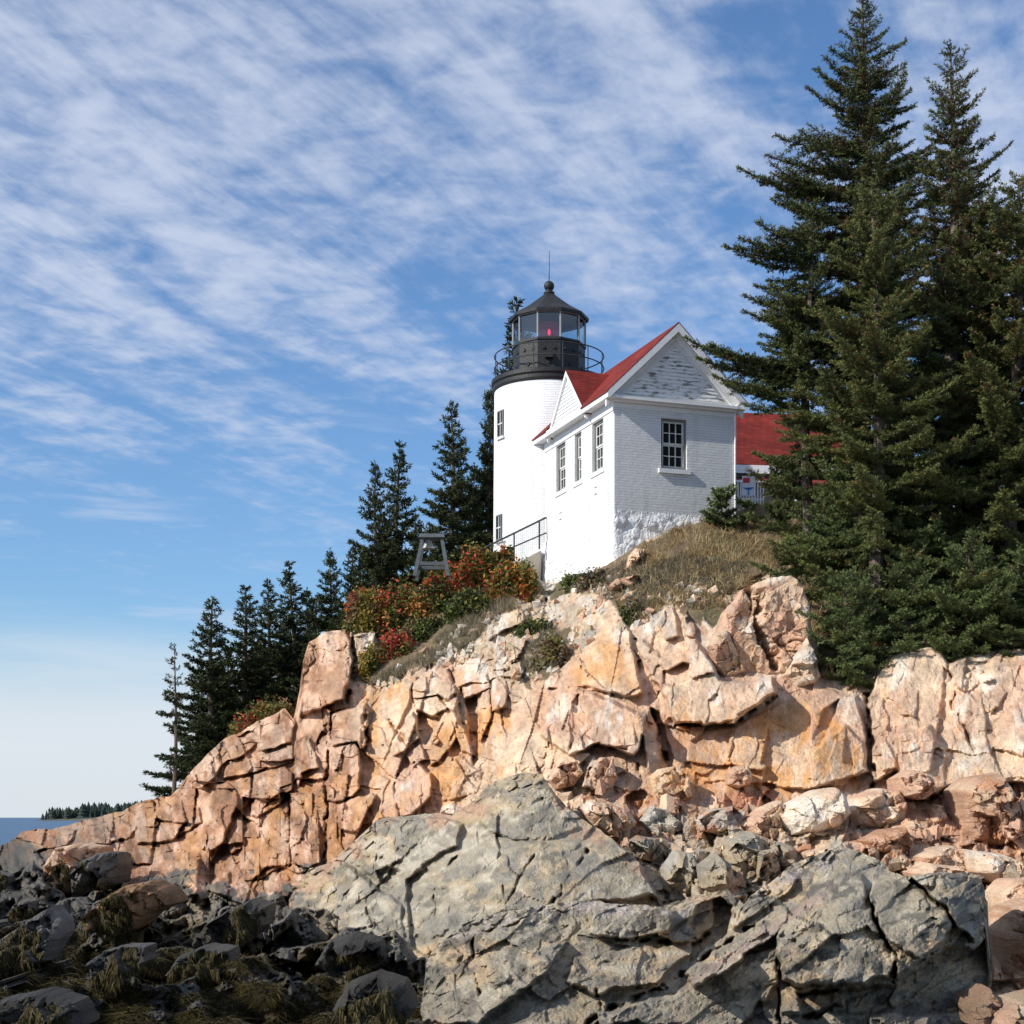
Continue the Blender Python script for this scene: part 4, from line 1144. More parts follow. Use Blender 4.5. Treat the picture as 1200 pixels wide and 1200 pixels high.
# ------------------------------------------------------------------ ground behind the cliff, sea, island
G_PTS = np.array([(-12.5, 58, 3.0), (-14.5, 64, 2.4), (-17, 76, 1.5), (-21, 92, -1.5), (-9.5, 56, 4.8), (-7, 57, 7.0), (-4.5, 57, 8.4), (-12, 76, 4.5), (-8, 76, 7), (-2, 57, 9.6),
                  (0, 60, 10.6), (0, 76, 11.3), (4, 55, 10.8), (8, 57, 11.8), (8, 64, 12.4), (15, 58, 12.3), (16, 66, 12.6), (32, 62, 12), (30, 56, 11.4), (-30, 100, -3), (0, 110, 11), (40, 110, 12),
                  (-20, 140, -2), (-26, 62, -3), (-18, 56, -1), (10, 140, 10), (45, 140, 10)], float)
_gs = Surf([(p[0] * 100, p[1] * 100, p[2]) for p in G_PTS])


def ground_z(x, y):
    x = np.asarray(x, float); y = np.asarray(y, float)
    return _gs(x * 100, y * 100) + .25 * fbm(x / 3., y / 3., 3, 77)


gx, gy = np.meshgrid(np.linspace(-32, 48, 161), np.linspace(56.2, 140, 150))
gz = ground_z(gx, gy)
gi = np.arange(gx.size).reshape(gx.shape)
gq = np.stack([gi[:-1, :-1], gi[:-1, 1:], gi[1:, 1:], gi[1:, :-1]], 2).reshape(-1, 4)
M_SOIL = plain("forest_soil", (.085, .065, .035), .95, noise=.4, scale=1.2, bump=.5, bscale=8)
tag(mk("ground", np.stack([gx, gy, gz], 2).reshape(-1, 3), gq, M_SOIL, smooth=True), kind="structure")

# sea floor to the horizon and the sea on it
m, nt, b = new_mat("sea_water")
b.inputs['Base Color'].default_value = (.022, .075, .155, 1)
b.inputs['Roughness'].default_value = .3
b.inputs['Specular IOR Level'].default_value = .16
tc = N(nt, 'ShaderNodeTexCoord')
bp = None
for sc_, st, di in ((.16, .8, 1.2), (.9, .6, .3)):
    mp = N(nt, 'ShaderNodeMapping'); mp.inputs['Scale'].default_value = (sc_, sc_ * 1.8, 1)
    nz = N(nt, 'ShaderNodeTexNoise'); nz.inputs['Scale'].default_value = 1; nz.inputs['Detail'].default_value = 5
    nt.links.new(tc.outputs['Object'], mp.inputs[0]); nt.links.new(mp.outputs[0], nz.inputs['Vector'])
    q = N(nt, 'ShaderNodeBump'); q.inputs['Strength'].default_value = st; q.inputs['Distance'].default_value = di
    nt.links.new(nz.outputs[0], q.inputs['Height'])
    if bp: nt.links.new(bp.outputs[0], q.inputs['Normal'])
    bp = q
nt.links.new(bp.outputs[0], b.inputs['Normal'])
S_ = 30000.0
tag(mk("sea", [(-S_, -50, 0), (S_, -50, 0), (S_, S_, 0), (-S_, S_, 0)], np.array([[0, 1, 2, 3]]), m), kind="structure")

# ------------------------------------------------------------------ building materials
def brick_paint(name, c, mode, bw=.42, bh=.085, bump=.55):
    m, nt, b = new_mat(name)
    L = nt.links.new
    b.inputs['Roughness'].default_value = .75
    b.inputs['Specular IOR Level'].default_value = .25
    tc = N(nt, 'ShaderNodeTexCoord')
    sp = N(nt, 'ShaderNodeSeparateXYZ'); L(tc.outputs['Object'], sp.inputs[0])
    cb = N(nt, 'ShaderNodeCombineXYZ')
    if mode == 'flat':
        ad = N(nt, 'ShaderNodeMath', operation='ADD'); L(sp.outputs[0], ad.inputs[0]); L(sp.outputs[1], ad.inputs[1]); L(ad.outputs[0], cb.inputs[0])
    else:
        at = N(nt, 'ShaderNodeMath', operation='ARCTAN2'); L(sp.outputs[0], at.inputs[0]); L(sp.outputs[1], at.inputs[1])
        ml = N(nt, 'ShaderNodeMath', operation='MULTIPLY'); ml.inputs[1].default_value = 2.0; L(at.outputs[0], ml.inputs[0]); L(ml.outputs[0], cb.inputs[0])
    L(sp.outputs[2], cb.inputs[1])
    br = N(nt, 'ShaderNodeTexBrick')
    br.inputs['Scale'].default_value = 1; br.inputs['Mortar Size'].default_value = .012; br.inputs['Mortar Smooth'].default_value = .6
    br.inputs['Brick Width'].default_value = bw; br.inputs['Row Height'].default_value = bh
    br.inputs['Color1'].default_value = (1, 1, 1, 1); br.inputs['Color2'].default_value = (.82, .82, .82, 1); br.inputs['Mortar'].default_value = (.35, .35, .35, 1)
    L(cb.outputs[0], br.inputs['Vector'])
    nz = N(nt, 'ShaderNodeTexNoise'); nz.inputs['Scale'].default_value = 7; nz.inputs['Detail'].default_value = 6; L(tc.outputs['Object'], nz.inputs['Vector'])
    ad2 = N(nt, 'ShaderNodeMath', operation='MULTIPLY_ADD'); ad2.inputs[1].default_value = .6; L(nz.outputs[0], ad2.inputs[0]); L(br.outputs['Color'], ad2.inputs[2])
    bp = N(nt, 'ShaderNodeBump'); bp.inputs['Strength'].default_value = bump; bp.inputs['Distance'].default_value = .02
    L(ad2.outputs[0], bp.inputs['Height']); L(bp.outputs[0], b.inputs['Normal'])
    n3 = N(nt, 'ShaderNodeTexNoise'); n3.inputs['Scale'].default_value = 1.6; n3.inputs['Detail'].default_value = 8; L(tc.outputs['Object'], n3.inputs['Vector'])
    mr = N(nt, 'ShaderNodeMapRange'); mr.inputs[1].default_value = .3; mr.inputs[2].default_value = .7; mr.inputs[3].default_value = .93; mr.inputs[4].default_value = 1.03; L(n3.outputs[0], mr.inputs[0])
    mx = N(nt, 'ShaderNodeMix', data_type='RGBA', blend_type='MULTIPLY'); mx.inputs[0].default_value = 1; mx.inputs[6].default_value = (*c, 1); L(mr.outputs[0], mx.inputs[7])
    # joint shading painted into the mortar colour; thin grey run-off stains
    bw_ = N(nt, 'ShaderNodeMapRange'); bw_.inputs[1].default_value = .35; bw_.inputs[2].default_value = 1; bw_.inputs[3].default_value = .86; bw_.inputs[4].default_value = 1.0
    L(br.outputs['Color'], bw_.inputs[0])
    ps = N(nt, 'ShaderNodeMapping'); ps.inputs['Scale'].default_value = (3.0, 3.0, .22); L(tc.outputs['Object'], ps.inputs[0])
    n5 = N(nt, 'ShaderNodeTexNoise'); n5.inputs['Scale'].default_value = 1; n5.inputs['Detail'].default_value = 7; L(ps.outputs[0], n5.inputs['Vector'])
    s5 = N(nt, 'ShaderNodeMapRange'); s5.inputs[1].default_value = .55; s5.inputs[2].default_value = .75; s5.inputs[3].default_value = 1.0; s5.inputs[4].default_value = .84; L(n5.outputs[0], s5.inputs[0])
    m5 = N(nt, 'ShaderNodeMath', operation='MULTIPLY'); L(bw_.outputs[0], m5.inputs[0]); L(s5.outputs[0], m5.inputs[1])
    mx5 = N(nt, 'ShaderNodeMix', data_type='RGBA', blend_type='MULTIPLY'); mx5.inputs[0].default_value = 1; L(mx.outputs[2], mx5.inputs[6]); L(m5.outputs[0], mx5.inputs[7])
    L(mx5.outputs[2], b.inputs['Base Color'])
    return m


def peeling(name):
    """white clapboard paint worn off in streaks down to grey wood"""
    m, nt, b = new_mat(name)
    L = nt.links.new
    b.inputs['Roughness'].default_value = .8
    tc = N(nt, 'ShaderNodeTexCoord')
    mp = N(nt, 'ShaderNodeMapping'); mp.inputs['Scale'].default_value = (2.6, 2.6, 13); L(tc.outputs['Object'], mp.inputs[0])
    nz = N(nt, 'ShaderNodeTexNoise'); nz.inputs['Scale'].default_value = 1; nz.inputs['Detail'].default_value = 7; nz.inputs['Roughness'].default_value = .65; L(mp.outputs[0], nz.inputs['Vector'])
    mr = N(nt, 'ShaderNodeMapRange'); mr.inputs[1].default_value = .52; mr.inputs[2].default_value = .60; L(nz.outputs[0], mr.inputs[0])
    mx = N(nt, 'ShaderNodeMix', data_type='RGBA'); mx.inputs[6].default_value = (.74, .74, .73, 1); mx.inputs[7].default_value = (.20, .185, .165, 1); L(mr.outputs[0], mx.inputs[0])
    L(mx.outputs[2], b.inputs['Base Color'])
    return m


M_BRICK = brick_paint("white_painted_brick", (.78, .78, .77), 'flat', bump=1.0)
M_TOWER = brick_paint("white_painted_tower_brick", (.80, .80, .795), 'round', bump=.7)
M_TRIM = plain("white_trim_paint", (.78, .78, .77), .6, noise=.05, scale=4, bump=.1, bscale=25)
M_PEEL = peeling("peeling_clapboard")
def shingle(name, c):
    """rows of shingles up the slope, each a little different, faded in patches"""
    m, nt, b = new_mat(name)
    L = nt.links.new
    b.inputs['Roughness'].default_value = .85
    b.inputs['Specular IOR Level'].default_value = .2
    tc = N(nt, 'ShaderNodeTexCoord'); sp = N(nt, 'ShaderNodeSeparateXYZ'); L(tc.outputs['Object'], sp.inputs[0])
    ad = N(nt, 'ShaderNodeMath', operation='ADD'); L(sp.outputs[0], ad.inputs[0]); L(sp.outputs[1], ad.inputs[1])
    cb = N(nt, 'ShaderNodeCombineXYZ'); L(ad.outputs[0], cb.inputs[0]); L(sp.outputs[2], cb.inputs[1])
    br = N(nt, 'ShaderNodeTexBrick')
    br.inputs['Scale'].default_value = 1; br.inputs['Brick Width'].default_value = .30; br.inputs['Row Height'].default_value = .105
    br.inputs['Mortar Size'].default_value = .012; br.inputs['Mortar Smooth'].default_value = .4
    br.inputs['Color1'].default_value = (1.15, 1.15, 1.15, 1); br.inputs['Color2'].default_value = (.75, .75, .75, 1); br.inputs['Mortar'].default_value = (.5, .5, .5, 1)
    L(cb.outputs[0], br.inputs['Vector'])
    nz = N(nt, 'ShaderNodeTexNoise'); nz.inputs['Scale'].default_value = 1.3; nz.inputs['Detail'].default_value = 7; L(tc.outputs['Object'], nz.inputs['Vector'])
    mr = N(nt, 'ShaderNodeMapRange'); mr.inputs[1].default_value = .3; mr.inputs[2].default_value = .7; mr.inputs[3].default_value = .7; mr.inputs[4].default_value = 1.25; L(nz.outputs[0], mr.inputs[0])
    mx = N(nt, 'ShaderNodeMix', data_type='RGBA', blend_type='MULTIPLY'); mx.inputs[0].default_value = 1; mx.inputs[6].default_value = (*c, 1); L(br.outputs['Color'], mx.inputs[7])
    m2 = N(nt, 'ShaderNodeMix', data_type='RGBA', blend_type='MULTIPLY'); m2.inputs[0].default_value = 1; L(mx.outputs[2], m2.inputs[6]); L(mr.outputs[0], m2.inputs[7])
    L(m2.outputs[2], b.inputs['Base Color'])
    bp = N(nt, 'ShaderNodeBump'); bp.inputs['Strength'].default_value = .6; bp.inputs['Distance'].default_value = .02; L(br.outputs['Color'], bp.inputs['Height']); L(bp.outputs[0], b.inputs['Normal'])
    return m


M_ROOF = shingle("red_shingle", (.20, .026, .018))
M_BLACK = plain("black_iron_paint", (.018, .018, .018), .55, noise=.3, scale=5, bump=.25, bscale=12)
M_RAIL = plain("dark_rail_paint", (.045, .045, .05), .5, noise=.2)
M_WOODG = plain("weathered_grey_wood", (.085, .098, .108), .8, noise=.25, scale=8, bump=.3, bscale=18)
M_CONC = plain("tan_concrete", (.50, .44, .34), .9, noise=.12, scale=2, bump=.3, bscale=15)
M_SASH = plain("cream_sash_paint", (.66, .66, .62), .6, noise=.06)
M_FRAME = plain("grey_window_frame", (.17, .17, .165), .7, noise=.15)
M_BELL = plain("pale_bell_metal", (.48, .49, .47), .4, .3, noise=.15)
M_RED = plain("red_sign_paint", (.62, .05, .05), .5, noise=.05)
M_BLUE = plain("blue_sign_paint", (.05, .20, .55), .5, noise=.05)
m, nt, b = new_mat("dark_glass"); M_PANE = m
b.inputs['Base Color'].default_value = (.022, .022, .022, 1); b.inputs['Roughness'].default_value = .12; b.inputs['Specular IOR Level'].default_value = .5
m, nt, b = new_mat("lantern_glass"); M_LGLASS = m
tr = N(nt, 'ShaderNodeBsdfTransparent'); tr.inputs[0].default_value = (.80, .88, .90, 1)
gl = N(nt, 'ShaderNodeBsdfGlossy'); gl.inputs['Roughness'].default_value = .05
ms = N(nt, 'ShaderNodeMixShader'); ms.inputs[0].default_value = .14
nt.links.new(tr.outputs[0], ms.inputs[1]); nt.links.new(gl.outputs[0], ms.inputs[2]); nt.links.new(ms.outputs[0], nt.nodes['Material Output'].inputs['Surface'])
m, nt, b = new_mat("red_lens_glass"); M_LENS = m
b.inputs['Base Color'].default_value = (.07, .008, .035, 1); b.inputs['Roughness'].default_value = .12
b.inputs['Emission Color'].default_value = (.35, .01, .08, 1); b.inputs['Emission Strength'].default_value = .12
m, nt, b = new_mat("red_lamp"); M_LAMP = m
b.inputs['Base Color'].default_value = (.6, .02, .03, 1); b.inputs['Emission Color'].default_value = (1, .03, .08, 1); b.inputs['Emission Strength'].default_value = 1.6
m, nt, b = new_mat("white_stone_wash"); M_STONEW = m       # rubble foundation under whitewash
L = nt.links.new
b.inputs['Roughness'].default_value = .85; b.inputs['Base Color'].default_value = (.78, .78, .77, 1)
tc = N(nt, 'ShaderNodeTexCoord')
vz = N(nt, 'ShaderNodeTexVoronoi', feature='DISTANCE_TO_EDGE'); vz.inputs['Scale'].default_value = 3.4; L(tc.outputs['Object'], vz.inputs['Vector'])
mr = N(nt, 'ShaderNodeMapRange'); mr.inputs[2].default_value = .10; mr.inputs[4].default_value = .2; L(vz.outputs[0], mr.inputs[0])
nz = N(nt, 'ShaderNodeTexNoise'); nz.inputs['Scale'].default_value = 6; nz.inputs['Detail'].default_value = 8; L(tc.outputs['Object'], nz.inputs['Vector'])
ad = N(nt, 'ShaderNodeMath', operation='MULTIPLY_ADD'); ad.inputs[1].default_value = 1.0; L(nz.outputs[0], ad.inputs[0]); L(mr.outputs[0], ad.inputs[2])
bp = N(nt, 'ShaderNodeBump'); bp.inputs['Strength'].default_value = .75; bp.inputs['Distance'].default_value = .09; L(ad.outputs[0], bp.inputs['Height']); L(bp.outputs[0], b.inputs['Normal'])


def holed_wall(mb, u0, u1, z0, z1, holes, P, depth):
    """wall panel with window openings and their reveals; P(u, z, d) -> point, d metres behind the face"""
    us = sorted({u0, u1, *[h[0] for h in holes], *[h[1] for h in holes]})
    zs = sorted({z0, z1, *[h[2] for h in holes], *[h[3] for h in holes]})
    for i in range(len(us) - 1):
        for j in range(len(zs) - 1):
            uc = (us[i] + us[i + 1]) / 2; zc = (zs[j] + zs[j + 1]) / 2
            if any(h[0] < uc < h[1] and h[2] < zc < h[3] for h in holes):
                continue
            mb.quad(P(us[i], zs[j], 0), P(us[i + 1], zs[j], 0), P(us[i + 1], zs[j + 1], 0), P(us[i], zs[j + 1], 0))
    for (a, b_, c, d) in holes:
        mb.quad(P(a, c, 0), P(a, d, 0), P(a, d, depth), P(a, c, depth))
        mb.quad(P(b_, d, 0), P(b_, c, 0), P(b_, c, depth), P(b_, d, depth))
        mb.quad(P(a, d, 0), P(b_, d, 0), P(b_, d, depth), P(a, d, depth))
        mb.quad(P(b_, c, 0), P(a, c, 0), P(a, c, depth), P(b_, c, depth))


def pbox(mb, P, u0, u1, z0, z1, d0, d1):
    """box in wall coordinates; d grows inwards"""
    mb.hexa([P(u0, z0, d0), P(u1, z0, d0), P(u1, z0, d1), P(u0, z0, d1), P(u0, z1, d0), P(u1, z1, d0), P(u1, z1, d1), P(u0, z1, d1)])


def window(parent, P, u0, u1, z0, z1, cols, rows, rec=.13, label=None, sill=True, sp=.09):
    f = MB(); t = .075
    pbox(f, P, u0, u0 + t, z0, z1, rec - .06, rec + .03); pbox(f, P, u1 - t, u1, z0, z1, rec - .06, rec + .03)
    pbox(f, P, u0 + t, u1 - t, z1 - t, z1, rec - .06, rec + .03); pbox(f, P, u0 + t, u1 - t, z0, z0 + t, rec - .06, rec + .03)
    w = f.build("window", M_FRAME, parent)
    if label: w["label"] = label
    s = MB(); a, b_, c, d = u0 + t, u1 - t, z0 + t, z1 - t
    sw = .05; mid = (c + d) / 2
    for (lo, hi, dd) in ((c, mid, .02), (mid, d, -.005)):
        r0, r1 = rec + dd - .02, rec + dd + .02
        pbox(s, P, a, a + sw, lo, hi, r0, r1); pbox(s, P, b_ - sw, b_, lo, hi, r0, r1)
        pbox(s, P, a + sw, b_ - sw, lo, lo + sw, r0, r1); pbox(s, P, a + sw, b_ - sw, hi - sw, hi, r0, r1)
        for i in range(1, cols):
            uc = a + sw + (b_ - a - 2 * sw) * i / cols
            pbox(s, P, uc - .014, uc + .014, lo + sw, hi - sw, r0 + .004, r1 - .004)
        for i in range(1, rows // 2):
            zc = lo + sw + (hi - lo - 2 * sw) * i / (rows // 2)
            pbox(s, P, a + sw, b_ - sw, zc - .014, zc + .014, r0 + .007, r1 - .007)
    s.build("sash", M_SASH, w)
    g = MB(); g.quad(P(a, c, rec + .045), P(b_, c, rec + .045), P(b_, d, rec + .045), P(a, d, rec + .045)); g.build("pane", M_PANE, w)
    if sill:
        q = MB(); pbox(q, P, u0 - .10, u1 + .10, z0 - .14, z0 - .003, -sp, .04); q.build("sill", M_TRIM, w)


# ------------------------------------------------------------------ white brick house with the red cross-gabled roof
D0 = 50.0
cx_ = (720 - 600) / F * D0
HZ = 10.0
house = empty("brick_house", (cx_, D0, HZ), math.atan2(.327, .945))
tag(house, "white painted brick house with red cross-gabled roof on a rubble stone base", "house")
HW, HL = 4.16, 6.3
ZB, ZE, ZR = 2.65, 6.12, 8.62
PF = lambda u, z, d: (u, d, z)
PL = lambda u, z, d: (d, u, z)
PR = lambda u, z, d: (HW - d, u, z)
wm = MB()
front_hole = [(1.60, 2.50, 4.05, 5.66)]
left_holes = [(.92, 1.86, 4.15, 5.75), (2.82, 3.42, 4.15, 5.75), (4.28, 5.16, 4.15, 5.75)]
holed_wall(wm, 0, HW, ZB, ZE, front_hole, PF, .22)
holed_wall(wm, 0, HL, ZB, ZE, left_holes, PL, .22)
wm.quad((HW, 0, ZB), (HW, HL, ZB), (HW, HL, ZE), (HW, 0, ZE)); wm.quad((HW, HL, ZB), (0, HL, ZB), (0, HL, ZE), (HW, HL, ZE))
wm.tri((0, HL, ZE), (HW, HL, ZE), (HW / 2, HL, ZR))
wm.build("wall", M_BRICK, house)
rm = MB(); rm.box(.25, HW - .25, .25, HL - .25, ZB + .1, ZB + .2); rm.box(1.2, 1.25, .4, HL - .4, ZB + .2, ZE); rm.box(1.3, HW - .3, .5, .55, ZB + .2, ZE)
rm.build("interior_partition", plain("dim_interior", (.05, .045, .04), .9), house)
# rubble foundation: lumpy stones under whitewash, spreading towards the ground
def foundation():
    nu, nz = 240, 64
    # walk round: left wall (back to front), front wall (left to right), right wall
    path = [(-.02, HL + .1), (-.02, -.02), (HW + .02, -.02), (HW + .02, HL + .1)]
    Ls = [HL + .12, HW + .04, HL + .12]
    tot = sum(Ls)
    us = np.linspace(0, tot, nu * 2)
    pts = []
    for u in us:
        k = 0
        while k < 2 and u > Ls[k]:
            u -= Ls[k]; k += 1
        a = np.array(path[k]); b_ = np.array(path[k + 1])
        pts.append(a + (b_ - a) * (u / Ls[k]))
    pts = np.array(pts)
    zs = np.linspace(-1.2, ZB - .004, nz)
    U, Z = np.meshgrid(us, zs)
    wv_ = .5 * fbm(U * 1.2, Z * 1.2, 3, 803)
    f1, f2, r1, r2, r3, ox, oy = voro(U / .62 + wv_, Z / .36 + wv_, 801)
    bump_ = .03 * np.clip((f2 - f1) / .6, 0, 1) + .04 * r1 + .09 * fbm(U * 1.6, Z * 1.8, 4, 802) + .05 * (r2 - .5) * ox * 2
    out = np.clip((ZB - .1 - Z) * .06, 0, .3) + bump_ * np.clip((ZB - Z) * 3, 0.12, 1)
    c = np.array([HW / 2, HL / 2])
    X = np.empty_like(U); Y = np.empty_like(U)
    nx = np.where(us < Ls[0], -1.0, np.where(us < Ls[0] + Ls[1], 0, 1.0)); ny = np.where((us >= Ls[0]) & (us < Ls[0] + Ls[1]), -1.0, 0)
    # round the corners a little
    ker = np.ones(5) / 5
    nx = np.convolve(np.pad(nx, 2, mode='edge'), ker, 'valid'); ny = np.convolve(np.pad(ny, 2, mode='edge'), ker, 'valid')
    X = pts[:, 0][None] + nx[None] * out; Y = pts[:, 1][None] + ny[None] * out
    idx = np.arange(U.size).reshape(U.shape)
    q = np.stack([idx[:-1, :-1], idx[:-1, 1:], idx[1:, 1:], idx[1:, :-1]], 2).reshape(-1, 4)
    mk("stone_foundation", np.stack([X, Y, Z], 2).reshape(-1, 3), q, M_STONEW, house, None, True)


foundation()
# gable front
slope = (ZR - 6.30) / (HW / 2 + .32)
def rz(x): return ZR - abs(x - HW / 2) * slope
OH = .32
g = MB()
g.prism([(0, .03, ZE + .01), (HW, .03, ZE + .01), (HW / 2, .03, rz(HW / 2) - .10)], (0, .10, 0)); g.build("gable_wall", M_TRIM, house)
cb = MB()       # clapboards, each lapping the next
z = ZE + .20; zt = rz(HW / 2) - .72
half0 = 1.78
while z < zt:
    h = .115
    def hw(zz): return max(.02, half0 * (zt + .05 - zz) / (zt + .05 - ZE - .20))
    a, b_ = hw(z), hw(z + h)
    m0 = HW / 2
    cb.hexa([(m0 - a, -.035, z), (m0 + a, -.035, z), (m0 + a, .029, z), (m0 - a, .029, z), (m0 - b_, -.010, z + h), (m0 + b_, -.010, z + h), (m0 + b_, .029, z + h), (m0 - b_, .029, z + h)])
    z += h
cb.build("clapboard_siding", M_PEEL, house)
rk = MB()
for sgn in (-1, 1):
    def rake(mb, y0, y1, t0, t1, w0=0.0):
        xa, xb = HW / 2 + sgn * w0, HW / 2 + sgn * (HW / 2 + OH - .02)
        za, zb = rz(xa), rz(xb)
        pts = [(xa, y0, za - t1), (xb, y0, zb - t1), (xb, y0, zb - t0), (xa, y0, za - t0)]
        mb.prism(pts if sgn > 0 else pts[::-1], (0, y1 - y0, 0))
    rake(rk, -.30, -.24, .0, .26, .002)
    rake(rk, -.238, .02, .04, .14, .002)
    rake(rk, -.07, .028, .15, .46, .004)
rk.build("rake_board", M_TRIM, house)
co = MB(); co.box(-.02, HW + .02, -.26, .028, ZE - .03, ZE + .06); co.box(-.02, HW + .02, -.14, -.003, ZE - .10, ZE - .032)
co.box(.0, HW, -.02, -.003, ZE - .26, ZE - .105)
co.build("front_cornice", M_TRIM, house)
ev = MB()
for sx, x0, x1 in ((-1, -OH, -.003), (1, HW + .003, HW + OH)):
    ev.box(x0, x1, -.235, HL + .2, ZE - .02, ZE + .10)
    e0, e1 = (x0 - .02, x0 + .03) if sx < 0 else (x1 - .03, x1 + .02)
    ev.box(e0, e1, -.30, HL + .25, ZE - .03, ZE + .155)
    f0, f1 = (-.03, -.002) if sx < 0 else (HW + .002, HW + .03)
    ev.box(f0, f1, -.02, HL, ZE - .34, ZE - .022)
ev.build("eave_cornice", M_TRIM, house)
rf = MB()
for sgn in (-1, 1):
    xa, xb = HW / 2, HW / 2 + sgn * (HW / 2 + OH + .06)
    pts = [(xa, -.303, rz(xa) + .001), (xb, -.303, rz(xb) + .001), (xb, -.303, rz(xb) + .035), (xa, -.303, rz(xa) + .04)]
    if sgn > 0:
        rf.prism(pts, (0, HL + .6, 0))
    else:
        # the slope is cut back where the small side gable stands on the eave
        for (y0_, y1_, xe) in ((-.303, 3.62 - 1.62, xb), (3.62 - 1.62 + .002, 3.62 + 1.62 - .002, -.10), (3.62 + 1.62, HL + .297, xb)):
            pts = [(xa, y0_, rz(xa) + .001), (xe, y0_, rz(xe) + .001), (xe, y0_, rz(xe) + .035), (xa, y0_, rz(xa) + .04)]
            rf.prism(pts[::-1], (0, y1_ - y0_, 0))
roof = rf.build("roof", M_ROOF, house)
# cross gable on the left eave
CY, CH, CZ = 3.62, 1.62, 7.93
cg = MB()
cg.prism([(-.16, CY + CH, ZE + .16), (-.16, CY - CH, ZE + .16), (-.16, CY, CZ - .06)], (1.9, 0, 0)); cg.build("cross_gable_wall", M_TRIM, house)
cbl = MB(); z = ZE + .24
while z < CZ - .42:
    h = .12
    def hw2(zz): return max(.02, (CH - .22) * (CZ - .30 - zz) / (CZ - .30 - ZE - .2))
    a, b_ = hw2(z), hw2(z + h)
    cbl.hexa([(-.205, CY - a, z), (-.161, CY - a, z), (-.161, CY + a, z), (-.205, CY + a, z), (-.178, CY - b_, z + h), (-.161, CY - b_, z + h), (-.161, CY + b_, z + h), (-.178, CY + b_, z + h)])
    z += h
cbl.build("clapboard_siding", M_TRIM, house)
ct = MB()
for sgn in (-1, 1):
    ya, yb = CY, CY + sgn * (CH + .16)
    s2 = (CZ - ZE - .12) / CH
    pts = [(-.25, ya, CZ - .16), (-.25, yb, CZ - .16 - s2 * abs(yb - ya)), (-.25, yb, CZ - s2 * abs(yb - ya)), (-.25, ya, CZ)]
    ct.prism(pts if sgn < 0 else pts[::-1], (.088, 0, 0))
ct.build("cross_gable_trim", M_TRIM, house)
cr = MB()
for sgn in (-1, 1):
    ya, yb = CY, CY + sgn * (CH + .18)
    pts = [(-.245, ya, CZ + .003), (-.245, yb, CZ + .003 - s2 * abs(yb - ya)), (-.245, yb, CZ + .025 - s2 * abs(yb - ya)), (-.245, ya, CZ + .03)]
    cr.prism(pts if sgn < 0 else pts[::-1], (2.2, 0, 0))
cr.build("cross_gable_roof", M_ROOF, house)
window(house, PF, *front_hole[0], 3, 4)
for i, h in enumerate(left_holes):
    window(house, PL, *h, 2 if i == 1 else 3, 4, sp=.035, label="narrow tall window between two wider ones" if i == 1 else None)
dp = MB(); dp.bar((HW + .03, -.03, ZB + .1), (HW + .03, -.03, ZE - .05), .03, n=8); dp.build("downpipe", M_TRIM, house)
for (y_, z_) in ((1.55, 3.55), (4.75, 3.30)):
    for q_ in ((-.035, .10, .10, .15), (-.045, .07, -.12, -.08)):
        ib = MB(); ib.box(q_[0], -.003, y_ - q_[1], y_ + q_[1], z_ + q_[2], z_ + q_[3]); ib.build("wall_bracket", M_TRIM, house)

# ------------------------------------------------------------------ lighthouse tower
TD = 58.0
TX = (643.5 - 600) / F * TD
tower = empty("lighthouse", (TX, TD, 0), 0)
tag(tower, "short round white brick lighthouse with black ten-sided lantern room behind the house", "lighthouse")
def rz_(rel): return rel + 3.0
to_cam = math.atan2(-TD, -TX)
tb = MB(); tb.lathe([(2.05, rz_(5.5)), (2.03, rz_(10.)), (1.99, rz_(15.40)), (1.93, rz_(15.42))], 96); tb.build("wall", M_TOWER, tower, True)
ga = MB(); ga.lathe([(1.90, rz_(15.36)), (2.02, rz_(15.40)), (2.05, rz_(15.48)), (2.05, rz_(15.60)), (2.10, rz_(15.66)), (2.10, rz_(15.80)), (.5, rz_(15.83))], 96)
gal = ga.build("gallery", M_BLACK, tower)
rr = MB()
for zz in (16.28, 16.72):
    rr.lathe([(1.985 + .022 * math.cos(t), rz_(zz) + .022 * math.sin(t)) for t in np.linspace(0, 2 * math.pi, 7)[:-1]], 72, close=True)
for k in range(12):
    t = 2 * math.pi * k / 12 + .22
    rr.bar((1.985 * math.cos(t), 1.985 * math.sin(t), rz_(15.8)), (1.985 * math.cos(t), 1.985 * math.sin(t), rz_(16.72)), .018)
rr.build("gallery_railing", M_RAIL, tower)
R10 = 1.31; ph10 = to_cam + math.pi / 10
lp = MB(); lp.lathe([(R10, rz_(15.80)), (R10, rz_(17.02)), (R10 + .04, rz_(17.02)), (R10 + .04, rz_(17.10)), (R10 - .06, rz_(17.10))], 10, ph10)
for k in range(10):
    t = ph10 + 2 * math.pi * (k + .5) / 10; ap = R10 * math.cos(math.pi / 10)
    e = np.array([math.cos(t), math.sin(t), 0]); w = np.array([-math.sin(t), math.cos(t), 0])
    for (u, zz) in ((-.19, 16.72), (.19, 16.72), (0, 16.2)):
        c = e * (ap + .012) + w * u + np.array([0, 0, rz_(zz)])
        lp.bar(c, c + e * .03, .07, .05, 8)
t0 = to_cam; e = np.array([math.cos(t0), math.sin(t0), 0]); ap = R10 * math.cos(math.pi / 10); w = np.array([-math.sin(t0), math.cos(t0), 0])
c = e * ap + np.array([0, 0, rz_(16.45)])
lp.hexa([tuple(c + w * u + e * d + np.array([0, 0, q])) for q in (-.13, .08) for (u, d) in ((-.14, .0), (.14, .0), (.14, .22 if q < 0 else .06), (-.14, .22 if q < 0 else .06))])
lant = lp.build("lantern_parapet", M_BLACK, tower)
fr = MB()
